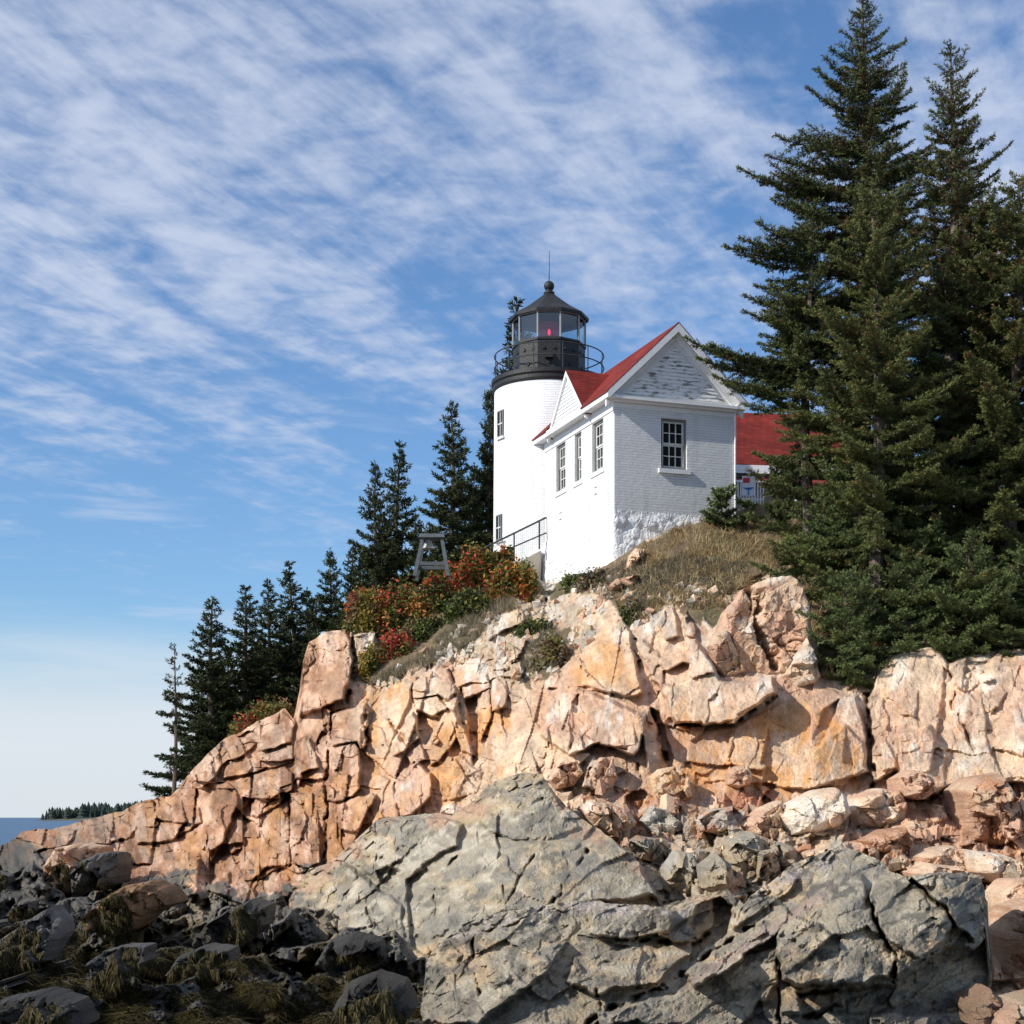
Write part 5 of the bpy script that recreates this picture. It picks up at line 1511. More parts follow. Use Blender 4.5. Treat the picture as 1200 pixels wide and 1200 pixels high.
for k in range(10):
    t = ph10 + 2 * math.pi * k / 10
    fr.bar((R10 * math.cos(t), R10 * math.sin(t), rz_(17.08)), (R10 * math.cos(t), R10 * math.sin(t), rz_(18.08)), .035, n=6)
fr.lathe([(R10 + .03, rz_(18.0)), (R10 + .03, rz_(18.1)), (R10 - .05, rz_(18.1)), (R10 - .05, rz_(18.0))], 10, ph10, close=True)
fr.build("glazing_bars", plain("light_bar_paint", (.30, .31, .31), .5), tower)
gl_ = MB(); gl_.lathe([(R10 - .03, rz_(17.10)), (R10 - .03, rz_(18.0))], 10, ph10); gl_.build("lantern_glazing", M_LGLASS, tower)
lr = MB(); lr.lathe([(R10 - .1, rz_(18.07)), (R10 + .13, rz_(18.02)), (R10 + .14, rz_(18.12)), (.95, rz_(18.42)), (.55, rz_(18.72)), (.26, rz_(18.95)), (.17, rz_(19.02))], 10, ph10)
lrf = lr.build("lantern_roof", M_BLACK, tower)
fb = MB(); fb.lathe([(.17, rz_(19.0)), (.20, rz_(19.03)), (.20, rz_(19.08)), (.13, rz_(19.12)), (.12, rz_(19.16))] + [(.19 * math.sin(a), rz_(19.31) - .19 * math.cos(a)) for a in np.linspace(.7, math.pi - .05, 10)], 20)
fb.build("finial_ball", M_BLACK, tower, True)
lr2 = MB(); lr2.bar((0, 0, rz_(19.45)), (.01, 0, rz_(20.6)), .018, .008); lr2.build("lightning_rod", M_RAIL, tower)
ln = MB(); ln.lathe([(.05, rz_(17.1)), (.22, rz_(17.12))] + [(.30 + .14 * math.sin(math.pi * i / 20) + (.025 if i % 2 else 0), rz_(17.14 + .041 * i)) for i in range(21)] + [(.15, rz_(17.99)), (.0, rz_(18.0))], 24)
lens = ln.build("lens", M_LENS, tower, True)
lm = MB(); lm.lathe([(.0, rz_(17.36))] + [(.05 * math.sin(a), rz_(17.5) - .11 * math.cos(a)) for a in np.linspace(.2, 2.9, 8)] + [(0, rz_(17.64))], 12)
for v in range(len(lm.v)):
    q = np.array(lm.v[v]) + e * .45
    lm.v[v] = tuple(q)
lm.build("lamp", M_LAMP, lens, True)
bl = MB(); 
for k in range(3, 8):
    pass
def tower_window(px, y0, y1):
    s = (px - 643.5) / (2.02 / TD * F)
    t = to_cam + math.asin(max(-1, min(1, s)))
    e = np.array([math.cos(t), math.sin(t), 0]); w = np.array([-math.sin(t), math.cos(t), 0])
    D = TD - 1.0
    z0, z1 = ZC + (HORIZON - y1) / F * D, ZC + (HORIZON - y0) / F * D
    P = lambda u, z, d: tuple(e * (2.035 - .0075 * (z0 - 13) - d) + w * u + np.array([0, 0, z]))
    hw = .21
    f = MB(); tt = .05
    pbox(f, P, -hw, -hw + tt, z0, z1, -.04, .15); pbox(f, P, hw - tt, hw, z0, z1, -.04, .15)
    pbox(f, P, -hw + tt, hw - tt, z1 - tt, z1, -.04, .15); pbox(f, P, -hw + tt, hw - tt, z0, z0 + tt, -.04, .15)
    wd = f.build("window", M_FRAME, tower)
    sa = MB(); zm = (z0 + z1) / 2
    pbox(sa, P, -hw + tt, hw - tt, zm - .02, zm + .02, -.03, .04); pbox(sa, P, -.015, .015, z0 + tt, z1 - tt, -.025, .035)
    sa.build("sash", M_SASH, wd)
    g = MB(); g.quad(P(-hw + tt, z0 + tt, -.012), P(hw - tt, z0 + tt, -.012), P(hw - tt, z1 - tt, -.012), P(-hw + tt, z1 - tt, -.012)); g.build("pane", M_PANE, wd)
    q = MB(); pbox(q, P, -hw - .05, hw + .05, z0 - .08, z0 - .003, -.07, .1); q.build("sill", M_TRIM, wd)


tower_window(587.5, 481, 512)
tower_window(586.5, 603, 633)

# ------------------------------------------------------------------ concrete ramp wall and its railing beside the tower
RD0, RD1 = 54.6, 55.7
p0 = np.array(pt(590, 668, RD0)); p1 = np.array(pt(634, 645, RD1)); p2 = np.array(pt(548, 672, 54.0))
rw = MB()
dn = np.array((0, 0, -3.2)); bk = (0, .35, 0)
rw.prism([tuple(p0 + dn), tuple(p1 + dn), tuple(p1), tuple(p0)], bk)
rw.prism([tuple(p2 + dn), tuple(p0 + dn + np.array((-.002, 0, 0))), tuple(p0 + np.array((-.002, 0, 0))), tuple(p2)], bk)
tag(rw.build("retaining_wall", M_CONC), "tan concrete ramp wall rising to the white stone foundation", "wall")
rl = empty("railing", tuple(pt(602, 660, 54.9)))
tag(rl, "dark metal handrail sloping along the ramp at the tower foot", "railing")
def lp_(px, py):
    D = 54.0 + (px - 546) / (640 - 546) * 1.75
    return np.array(pt(px, py, D)) - np.array(rl.location)
hr = MB(); hr.bar(lp_(546, 652.5), lp_(640, 606.5), .035, n=8); hr.build("handrail", M_RAIL, rl)
mrl = MB(); mrl.bar(lp_(548, 664), lp_(640, 624.5), .025); mrl.build("mid_rail", M_RAIL, rl)
for px in (549, 576, 602.5, 632):
    q = MB(); top = 652.5 - (px - 546) * .489
    q.bar(lp_(px, top), lp_(px, min(top + 33, 668)), .028); q.build("post", M_RAIL, rl)
ms_ = MB()
for px in np.arange(550, 640, 2.4):
    top = 652.5 - (px - 546) * .489
    ms_.bar(lp_(px, top), lp_(px, top + 30), .004, n=3)
ms_.build("wire_infill", plain("galvanised_wire", (.35, .38, .36), .5, .4), rl)

# ------------------------------------------------------------------ grey fog bell frame
BD = 52.0
bb = np.array(pt(506, 672, BD))
bell = empty("bell_frame", tuple(bb))
tag(bell, "grey wooden fog bell frame with splayed legs above the autumn bushes", "bell frame")
s_ = BD / F
def BP(px, py, dy): return (s_ * (px - 506), dy, s_ * (672 - py))
cap = MB(); cap.hexa([BP(491, 632, -.42), BP(522, 632, -.42), BP(522, 632, .42), BP(491, 632, .42), BP(492.5, 627.5, -.36), BP(520.5, 627.5, -.36), BP(520.5, 627.5, .36), BP(492.5, 627.5, .36)]); cap.build("cap", M_WOODG, bell)
for (a, b_, y0, y1) in ((496, 487, -.28, -.52), (518, 526, -.28, -.52), (496, 487, .28, .52), (518, 526, .28, .52)):
    q = MB(); P0 = np.array(BP(a, 632, y0)); P1 = np.array(BP(b_, 678, y1)); q.bar(P1, P0, .085, .075, 4); q.build("leg", M_WOODG, bell)
br_ = MB()
for yy in (-.44, .44):
    br_.hexa([BP(489, 665, yy - .05), BP(524, 665, yy - .05), BP(524, 665, yy + .05), BP(489, 665, yy + .05), BP(490, 661, yy - .05), BP(523, 661, yy - .05), BP(523, 661, yy + .05), BP(490, 661, yy + .05)])
for px in (490, 523):
    br_.hexa([BP(px - 1.5, 664.5, -.4), BP(px + 1.5, 664.5, -.4), BP(px + 1.5, 664.5, .4), BP(px - 1.5, 664.5, .4), BP(px - 1.5, 661.5, -.4), BP(px + 1.5, 661.5, -.4), BP(px + 1.5, 661.5, .4), BP(px - 1.5, 661.5, .4)])
br_.build("cross_beam", M_WOODG, bell)
be = MB(); be.lathe([(.03, s_ * 40), (.09, s_ * 38.5), (.13, s_ * 35), (.17, s_ * 31), (.22, s_ * 29), (.20, s_ * 28.6), (.02, s_ * 33)], 20); be.bar((0, 0, s_ * 40), (0, 0, s_ * 43), .03)
tag(be.build("fog_bell", M_BELL, None, True, loc=tuple(bb + np.array((s_ * -4, 0, 0)))), "pale bell hanging inside the grey wooden frame", "bell")

# ------------------------------------------------------------------ keeper's house behind, with its red roof
KD = 62.0
kx0, kx1 = (825 - 600) / F * KD, (1015 - 600) / F * KD
kh = empty("keepers_house", (kx0, KD, 9.0), R(7))
tag(kh, "keeper's house with long red roof and white fascia, half hidden by spruces", "house")
w_ = kx1 - kx0
kz = ZC + (HORIZON - 546) / F * KD - 9.0
q = MB(); q.box(0.4, w_ - .3, .5, 5.5, 0, kz - .05); q.build("wall", plain("pale_house_wall", (.55, .55, .53), .8), kh)
q = MB(); q.prism([(0, -.05, kz + .06), (0, 3.0, kz + 2.9), (0, 6.1, kz + .06), (0, 6.1, kz - .06), (0, 3.0, kz + 2.77), (0, -.05, kz - .06)], (w_, 0, 0)); q.build("roof", M_ROOF, kh)
q = MB(); q.box(-.02, w_ + .02, -.12, -.052, kz - .26, kz + .06); q.build("fascia", M_TRIM, kh)
q = MB(); q.prism([(0, -1.5, kz - .95), (0, .45, kz - .40), (0, .45, kz - .30), (0, -1.5, kz - .85)], (w_, 0, 0)); q.build("porch_roof", M_ROOF, kh)
q = MB(); q.box(.6, .75, -1.3, -1.15, 0, kz - .85); q.box(3.2, 3.35, -1.3, -1.15, 0, kz - .85); q.build("porch_post", M_TRIM, kh)
FD = 57.0
fp = np.array(pt(860, 590, FD))
fe = empty("picket_fence", tuple(fp), R(8))
tag(fe, "short white picket fence between the brick house and dark shrubs", "fence")
sf = FD / F
q = MB()
for px in np.arange(1, 36, 3.4):
    q.box(sf * px, sf * (px + 1.3), -.02, .02, 0, sf * 25)
q.build("pickets", M_TRIM, fe)
q = MB(); q.box(0, sf * 37, -.035, .035, sf * 25.1, sf * 27.5); q.box(0, sf * 37, .021, .05, sf * 5, sf * 7); q.build("fence_rail", M_TRIM, fe)
sgD = 56.4
sp_ = np.array(pt(877, 590, sgD)); ss = sgD / F
sg = empty("notice_board", tuple(sp_), R(4))
tag(sg, "small white notice board with a red panel and blue swoosh by the picket fence", "sign")
q = MB(); q.box(-ss * 7.5, ss * 7.5, -.02, .02, ss * 9, ss * 32); q.build("board", M_TRIM, sg)
q = MB(); q.box(-ss * 6.5, ss * 1.5, -.03, -.021, ss * 24, ss * 30); q.build("red_panel", M_RED, sg)
q = MB()
arc = [(-6, 19), (-3, 17.6), (0, 17), (3, 17.6), (6, 19)]
q.prism([(ss * a, -.03, ss * (b_ - 2.2 + .22 * abs(a))) for a, b_ in arc] + [(ss * a, -.03, ss * b_) for a, b_ in arc[::-1]], (0, .009, 0))
q.prism([(-ss * .8, -.03, ss * 10), (ss * .8, -.03, ss * 10), (ss * .8, -.03, ss * 14.5), (-ss * .8, -.03, ss * 14.5)], (0, .009, 0)); q.build("blue_mark", M_BLUE, sg)
q = MB(); q.box(-ss * 6, -ss * 5, .022, .07, -.3, ss * 30); q.box(ss * 5, ss * 6, .022, .07, -.3, ss * 30); q.build("post", M_TRIM, sg)
# ------------------------------------------------------------------ conifers
def frames(d):
    """two unit vectors across each direction d (n, 3)"""
    up = np.where(np.abs(d[:, 2:3]) > .9, np.array([[1., 0, 0]]), np.array([[0, 0, 1.]]))
    a = np.cross(d, up); a /= np.linalg.norm(a, axis=1, keepdims=True) + 1e-9
    return a, np.cross(d, a)


def spruce(seed, h, rb, z0=.06, gap=.30, per=5, twig=.095, nl=.080, nw=.021, brush=.036, droop=.25, thin=0.0, TLMAX=.50, taper=.8, lean=0.0, cones=.10, base=(.040, .055, .022), tip=(.085, .10, .035),
           old=(.10, .065, .03), up_tip=.12, extra=(), dens=1.0, bare=0.0, asym=0.0, asym_dir=0.0, skirt=1.0):
    """trunk (verts, faces) and crown (verts, faces, colours) of one spruce whose foot is at the origin.
    The crown is built bough by bough: a drooping wooden axis, side twigs, needle tufts along every twig."""
    rg = np.random.default_rng(seed)
    base, tip, old = np.array(base), np.array(tip), np.array(old)
    tw0, twd, twl, twb = [], [], [], []      # twig start, direction, length, brightness
    wood = MB()
    bow = lambda z: np.array([lean * (z / h) ** 1.5 + .010 * h * math.sin(z * 1.7 / h * 3 + seed), .008 * h * math.sin(z * 2.3 / h * 3 + seed * 2), z])
    z = h * z0
    ph = rg.uniform(0, 6.28)
    boughs = []
    while z < h * .985:
        f = (z - h * z0) / (h * (1 - z0))
        L0 = rb * ((1 - f) ** taper) * (1 if f > .12 else (skirt + (1 - skirt) * f / .12)) + .10
        n = per if f < .85 else max(3, per - 1)
        for k in range(n):
            if rg.random() < thin:
                continue
            az = ph + 6.283 * k / n + rg.normal(0, .25)
            L = L0 * rg.choice([rg.uniform(.45, .75), rg.uniform(.78, 1.05), rg.uniform(1.05, 1.38)], p=[.34, .46, .20]) * (1 + asym * math.cos(az - asym_dir))
            el = (.55 * f ** 1.2 - droop * (1 - f)) + rg.normal(0, .10)
            boughs.append((z + rg.uniform(-.4, .4) * gap, az, L, el, f))
        ph += 2.4
        z += gap * (1.45 - .92 * f) * rg.uniform(.8, 1.2)
    for (zz, az, L, el) in extra:
        boughs.append((zz, az, L, el, zz / h))
    for (z, az, L, el, f) in boughs:
        p = bow(min(z, h)); hd = np.array([math.cos(az), math.sin(az), 0])
        nseg = max(4, int(L / .22))
        t = np.linspace(0, 1, nseg + 1)
        # sags, then lifts at the tip
        zz = L * (math.tan(el) * t - .10 * (1 - f) * np.sin(t * math.pi) + up_tip * t ** 3)
        side = np.array([-math.sin(az), math.cos(az), 0]); sw = rg.normal(0, .10)
        A = p + hd * (L * t)[:, None] + np.array([0, 0, 1.]) * zz[:, None] + side * (sw * L * t ** 2)[:, None]
        r0 = .010 + .012 * L
        for i in range(nseg):
            wood.bar(A[i], A[i + 1], r0 * (1 - t[i] * .8), r0 * (1 - t[i + 1] * .8), 3)
        # twigs along the bough
        s = max(.06, bare * L)
        pos = np.arange(s, L, twig)
        if len(pos) == 0: pos = np.array([L * .6])
        pos = np.concatenate([pos, pos + twig * .5])
        pos = pos[pos <= L]
        u = pos / L
        c = np.stack([np.interp(u, t, A[:, i]) for i in range(3)], 1)
        ax = np.gradient(A, axis=0); ax /= np.linalg.norm(ax, axis=1, keepdims=True)
        axd = np.stack([np.interp(u, t, ax[:, i]) for i in range(3)], 1)
        half = len(pos) // 2
        sgn = np.where(np.arange(len(pos)) < half, 1., -1.)
        tl = np.minimum(.36 * (L - pos) + .10, TLMAX) * rg.uniform(.55, 1.15, len(pos)) * np.clip(.5 + u, .5, 1)
        sd = side[None] * sgn[:, None] * .85 + axd * rg.uniform(.45, .9, (len(pos), 1)) + np.array([0, 0, 1.])[None] * rg.normal(.02, .24, (len(pos), 1))
        sd /= np.linalg.norm(sd, axis=1, keepdims=True)
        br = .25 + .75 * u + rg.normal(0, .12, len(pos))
        tw0.append(c); twd.append(sd); twl.append(tl); twb.append(np.stack([br, np.full(len(pos), f)], 1))
        # the bough's own brush
        mids = (A[:-1] + A[1:]) / 2
        tw0.append(A[nseg // 3:-1]); twd.append(ax[nseg // 3:-1]); twl.append(np.full(len(A[nseg // 3:-1]), L / nseg * 1.15)); twb.append(np.stack([.6 + .4 * t[nseg // 3:-1], np.full(len(A[nseg // 3:-1]), f)], 1))
        # upright tufts on thick boughs
    # leader
    zt = np.linspace(h * .96, h, 5)
    tw0.append(np.stack([bow(q) for q in zt[:-1]])); twd.append(np.tile([[0, 0, 1.]], (4, 1))); twl.append(np.full(4, h * .011)); twb.append(np.stack([np.ones(4), np.ones(4)], 1))
    tw0 = np.concatenate(tw0); twd = np.concatenate(twd); twl = np.concatenate(twl); twb = np.concatenate(twb)
    # side shoots on every longer twig
    long_ = twl > .26
    ns = 2
    p2, d2, l2, b2 = [], [], [], []
    for i in range(ns * 2):
        u = (.25 + .5 * (i // 2) / ns + rg.uniform(0, .25, long_.sum()))[:, None]
        a, b = frames(twd[long_])
        sg = 1. if i % 2 else -1.
        d = twd[long_] * .8 + a * sg * .75 + b * rg.normal(0, .25, (long_.sum(), 1)); d /= np.linalg.norm(d, axis=1, keepdims=True)
        p2.append(tw0[long_] + twd[long_] * twl[long_][:, None] * u); d2.append(d); l2.append(twl[long_] * rg.uniform(.25, .5, long_.sum())); b2.append(twb[long_])
    tw0 = np.concatenate([tw0] + p2); twd = np.concatenate([twd] + d2); twl = np.concatenate([twl] + l2); twb = np.concatenate([twb] + b2)
    # needle tufts
    cnt = np.maximum(1, np.round(twl / brush * dens)).astype(int)
    idx = np.repeat(np.arange(len(twl)), cnt * 4)
    n = len(idx)
    tpos = rg.uniform(0.0, 1.0, n)
    o = tw0[idx] + twd[idx] * (twl[idx] * tpos)[:, None]
    a, b = frames(twd[idx])
    th = rg.uniform(0, 6.283, n)
    rad = a * np.cos(th)[:, None] + b * np.sin(th)[:, None]
    d = twd[idx] * rg.uniform(.45, 1.0, (n, 1)) + rad * rg.uniform(.4, 1.0, (n, 1)) + np.array([[0, 0, .12]]); d /= np.linalg.norm(d, axis=1, keepdims=True)
    wv = np.cross(d, rad + rg.normal(0, .5, (n, 3))); wv /= np.linalg.norm(wv, axis=1, keepdims=True) + 1e-9
    ln = nl * rg.uniform(.7, 1.3, n)[:, None]; wd = nw * rg.uniform(.7, 1.3, n)[:, None]
    V = np.stack([o, o + d * ln * .5 + wv * wd * .5, o + d * ln, o + d * ln * .5 - wv * wd * .5], 1)
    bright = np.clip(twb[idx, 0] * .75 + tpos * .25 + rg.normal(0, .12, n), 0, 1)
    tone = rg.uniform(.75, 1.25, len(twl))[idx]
    C = base[None] * (1 - bright[:, None]) + tip[None] * bright[:, None]  # sunlit look of the outer needles is put into the tip colour
    dead = (rg.random(len(twl)) < cones * (.35 + 1.3 * (twb[:, 1] > .45)))[idx]
    C = np.where(dead[:, None], old[None] * rg.uniform(.6, 1.2, (n, 1)), C) * tone[:, None]
    C4 = np.repeat(C, 4, 0)
    Fq = np.arange(n * 4).reshape(n, 4)
    # trunk
    tm = MB(); k = 14
    zs = np.linspace(-.6, h * .99, k)
    for i in range(k - 1):
        ra = (.012 + .016 * h) * (1 - max(zs[i], 0) / h) ** .8 + .012; rb_ = (.012 + .016 * h) * (1 - max(zs[i + 1], 0) / h) ** .8 + .012
        tm.bar(bow(zs[i]), bow(zs[i + 1]), ra, rb_, 8)
    return tm, wood, (V.reshape(-1, 3), Fq, C4)


M_BARK = plain("grey_brown_bark", (.13, .10, .075), .95, noise=.35, scale=6, bump=.6, bscale=18)


def plant_tree(name, loc, label, cat, group, seed, rz=0.0, **kw):
    tm, wood, (V, Fq, C) = spruce(seed, **kw)
    t = empty(name, loc, rz)
    tag(t, label, cat, group)
    n0 = len(tm.v)
    tm.v += wood.v; tm.f4 += [tuple(i + n0 for i in f) for f in wood.f4]; tm.f3 += [tuple(i + n0 for i in f) for f in wood.f3]
    tm.build("trunk", M_BARK, t)
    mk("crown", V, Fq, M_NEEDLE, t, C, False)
    return t


def copy_tree_at(src, loc, rz, sc, label, group):
    c = copy_tree(src)
    c.location = loc; c.rotation_euler = (0, 0, rz); c.scale = sc
    c["label"] = label
    if group: c["group"] = group
    return c


# --- the big near spruces on the right
def rtree(px, D, ytop, ybase, label, seed, rb, **kw):
    foot = np.array(pt(px, ybase, D)); h = (ybase - ytop) / F * D
    kw.setdefault('gap', .37); kw.setdefault('per', 6)
    return plant_tree("spruce_tree", tuple(foot), label, "tree", "tall spruces on the right", seed, h=h, rb=rb, **kw)


OL = dict(base=(.044, .056, .018), tip=(.145, .160, .048), old=(.15, .085, .03))
DK = dict(base=(.030, .044, .018), tip=(.118, .138, .044), old=(.10, .06, .028))
PI = math.pi
# azimuth: 0 = to the right, pi = to the left, -pi/2 = towards the camera
rtree(1012, 45.0, -4, 668, "tallest dark spruce on the right with two tiers and an open upper crown", 11, 4.3, thin=.20, cones=.14, taper=.85, **DK,
      extra=[(10.7, PI, 3.7, .06), (10.5, PI + .2, 3.1, .10), (10.9, PI - .2, 2.7, .06), (13.3, PI, 1.5, .35), (13.6, PI + .3, 1.4, .3), (14.2, PI, 1.0, .4)]
      + [(z_, PI + random.uniform(-.6, .6), random.uniform(2.0, 3.2), random.uniform(-.16, .06)) for z_ in np.linspace(5.5, 12.0, 22)])
rtree(1113, 43.0, 47, 690, "second tallest spruce, dense cone-laden narrow top, near the right edge", 23, 4.0, thin=.08, cones=.22, taper=.95, **DK)
rtree(1026, 40.6, 212, 742, "olive spruce in front of the tallest one, lighter and sunlit", 37, 2.9, thin=.16, cones=.07, taper=.70, skirt=.75, **OL)
rtree(1190, 41.5, 205, 742, "broad spruce cut by the right edge with bare trunk low down", 41, 3.9, thin=.14, cones=.12, taper=.7, **OL)
rtree(948, 44.0, 246, 640, "spruce leaning its long lower boughs towards the white gable", 53, 1.25, thin=.05, z0=.22, cones=.05, taper=.55, **DK,
      extra=[(7.9, PI, 2.4, .04), (8.0, PI + .3, 2.1, .04), (5.15, PI, 3.4, .02), (4.95, PI - .12, 3.0, .0), (5.05, PI + .2, 2.8, .02), (4.5, PI, 2.6, -.04), (4.3, PI + .12, 2.3, -.06), (3.9, PI + .1, 1.8, -.12)]
      + [(z_, PI + random.uniform(-.6, .6), random.uniform(1.2, 1.9), random.uniform(-.16, .06)) for z_ in np.linspace(4.2, 8.4, 18)])
rtree(1300, 42.0, 230, 735, "dark spruce beyond the right edge of the cliff top", 67, 3.4, thin=.12, cones=.12, taper=.75, **DK)
rtree(1150, 45.5, 240, 668, "mid-height dark spruce standing behind, between the two tops on the right", 61, 3.8, thin=.10, cones=.1, taper=.7, **DK)
# --- low young spruces at the foot of the tall ones
def low(px, D, ytop, ybase, label, seed, rb, **kw):
    foot = np.array(pt(px, ybase, D)); h = (ybase - ytop) / F * D
    kw.setdefault('gap', .20); kw.setdefault('per', 6); kw.setdefault('taper', .55); kw.setdefault('z0', .03); kw.setdefault('droop', .10)
    kw.setdefault('base', (.034, .056, .022)); kw.setdefault('tip', (.140, .175, .058)); kw.setdefault('thin', .14); kw.setdefault('cones', .03)
    return plant_tree("young_spruce", tuple(foot), label, "tree", "young spruces on the cliff edge", seed, h=h, rb=rb, **kw)


low(992, 39.0, 672, 800, "bushy young spruce hanging over the cliff right beside the tall upright boulder", 71, 1.15)
low(1062, 39.6, 655, 772, "young spruce at the foot of the olive spruce, above the pale rock wall", 72, 1.45)
low(1135, 39.3, 640, 762, "young spruce with spreading boughs under the second tallest spruce", 73, 1.6)
low(1205, 39.0, 650, 752, "young spruce cut by the right edge of the cliff top", 74, 1.5)
low(962, 42.8, 600, 668, "young spruce whose boughs lie over the brown grass left of the tall trunks", 75, 1.25, droop=.0)
low(1008, 41.5, 540, 682, "mid-sized young spruce filling the gap under the leaning spruce", 76, 1.7)
low(1090, 42.0, 560, 720, "young spruce in shade between the two tall trunks", 77, 1.9)
low(846, 50.3, 574, 611, "small lone spruce bush at the right corner of the brick house", 78, .52, nl=.12, nw=.04)
low(876, 50.6, 590, 608, "low spruce bush before the picket fence", 79, .45, nl=.12, nw=.04)
low(922, 50.5, 548, 604, "dark round spruce bush in front of the keeper's house", 80, .75, nl=.12, nw=.04, base=(.03, .045, .02), tip=(.065, .085, .03))

# --- the row of spruces along the left skyline
FAR = dict(gap=.40, per=5, twig=.16, nl=.18, nw=.05, brush=.085, TLMAX=.8, cones=.04, base=(.022, .032, .012), tip=(.050, .062, .021), old=(.05, .04, .02))
protos = {}


def ftree(px, D, ytop, label, kind, rzk, wide=1.0, ybase=None):
    X = (px - 600) / F * D
    zt = ZC + (HORIZON - ytop) / F * D
    zb = float(ground_z(X, D)) - .25
    h = zt - zb
    if kind not in protos:
        P0 = dict(a=dict(h=10., rb=2.5, thin=.05, taper=1.02), b=dict(h=10., rb=2.0, thin=.08, taper=1.0), c=dict(h=10., rb=2.7, thin=.03, taper=.95), d=dict(h=10., rb=1.3, thin=.52, taper=.55, z0=.30, gap=.5, dens=.55))[kind]
        kw = dict(FAR); kw.update(P0)
        protos[kind] = plant_tree("spruce_tree", (0, 0, 0), "x", "tree", "spruces along the skyline", 300 + ord(kind), **kw)
        t = protos[kind]
        t.location = (X, D, zb); t.scale = (wide * h / 10., wide * h / 10., h / 10.); t.rotation_euler = (0, 0, rzk); t["label"] = label
        return t
    return copy_tree_at(protos[kind], (X, D, zb), rzk, (wide * h / 10., wide * h / 10., h / 10.), label, "spruces along the skyline")


ftree(205, 60, 756, "thin sparse spruce with bare lower trunk, alone at the seaward end of the row", 'd', 1.0, .85)
ftree(233, 72, 768, "short ragged spruce just right of the thin seaward one", 'b', .4, .9)
ftree(249, 70, 700, "first full dark spruce of the row, right of the thin seaward tree", 'a', 0.0, 1.25)
ftree(287, 72, 688, "spruce with slender pointed top, second full tree from the sea", 'b', 2.2, 1.35)
ftree(314, 76, 680, "dark spruce with its tip just above its neighbours, third from the sea", 'a', 2.9, 1.0)
ftree(342, 74, 660, "spruce standing above the rock pillar, fourth full tree from the sea", 'b', 4.1, 1.25)
ftree(358, 80, 690, "low-topped spruce filling the gap behind the rock pillar", 'c', .7, .9)
ftree(386, 70, 644, "broad dark spruce above the right end of the rock pillar", 'c', 1.2, .85)
ftree(412, 74, 640, "shorter spruce at the foot of the twin tall ones", 'a', 5.0, 1.0)
ftree(441, 68, 542, "left one of the twin tall spruces halfway to the lighthouse", 'a', 1.7, .82)
ftree(466, 70, 520, "right one of the twin tall spruces, slender with a long tip", 'b', .2, .95)
ftree(488, 76, 600, "shorter spruce between the twin spruces and the bell frame", 'c', 2.2, .9)
ftree(528, 66, 473, "tall full spruce rising right behind the fog bell frame", 'a', 3.6, .95)
ftree(556, 72, 545, "spruce filling in between the bell frame spruce and the tower", 'c', 4.4, .85)
ftree(574, 67, 455, "dark spruce touching the left side of the lighthouse", 'c', 5.5, .62)
ftree(607, 70, 352, "tallest skyline spruce, its tip showing beside the lantern roof", 'b', 2.6, .95)
ftree(598, 78, 420, "spruce half hidden behind the tower gallery", 'a', .9, .8)
for i, (px, D, y, kd) in enumerate(((265, 84, 760, 'c'), (330, 88, 730, 'a'), (300, 82, 740, 'c'), (372, 84, 700, 'c'), (425, 80, 650, 'c'), (505, 84, 620, 'c'), (452, 84, 610, 'a'), (540, 82, 580, 'a'), (256, 80, 800, 'c'))):
    ftree(px, D, y, "dark spruce deep in the second rank behind the skyline row", kd, i * 1.3, 1.1)

# ------------------------------------------------------------------ autumn bushes on the slope
def leaf_cloud(rg, n, rx, ry, rz_, size, cols, clump=9, hollow=.45, top=.35):
    """leaves gathered on shoots through a lumpy dome"""
    k = max(14, n // 60)
    d = rg.normal(0, 1, (k, 3)); d[:, 2] = np.abs(d[:, 2]) * 1.1 - top * .5; d /= np.linalg.norm(d, axis=1, keepdims=True)
    rr = rg.uniform(hollow, 1.0, k) ** .6
    cc = d * rr[:, None] * np.array([rx, ry, rz_])
    ci = rg.integers(0, len(cols), k)
    which = rg.integers(0, k, n)
    spread = np.array([rx, ry, rz_]) * .20
    p = cc[which] + rg.normal(0, 1, (n, 3)) * spread
    nrm = rg.normal(0, 1, (n, 3)) + np.array([[0, -.2, .7]]); nrm /= np.linalg.norm(nrm, axis=1, keepdims=True)
    a, b = frames(nrm)
    th = rg.uniform(0, 6.283, n)[:, None]
    u = a * np.cos(th) + b * np.sin(th); v = np.cross(nrm, u)
    s = size * rg.uniform(.6, 1.35, (n, 1))
    V = np.stack([p - u * s, p + v * s * .5 + nrm * s * .15, p + u * s, p - v * s * .5 + nrm * s * .15], 1)
    C = np.array(cols)[ci[which]] * rg.uniform(.65, 1.3, (n, 1))
    sw = rg.random(n) < .05
    C[sw] = np.array(cols)[rg.integers(0, len(cols), sw.sum())]
    return V.reshape(-1, 3), np.arange(4 * n).reshape(n, 4), np.repeat(C, 4, 0), cc


GRN = (.075, .095, .022); OLV = (.13, .12, .028); YEL = (.26, .17, .03); ORG = (.34, .135, .035); REDL = (.36, .06, .035); DKG = (.035, .05, .018); BRN = (.16, .10, .05); GRY = (.20, .165, .12)


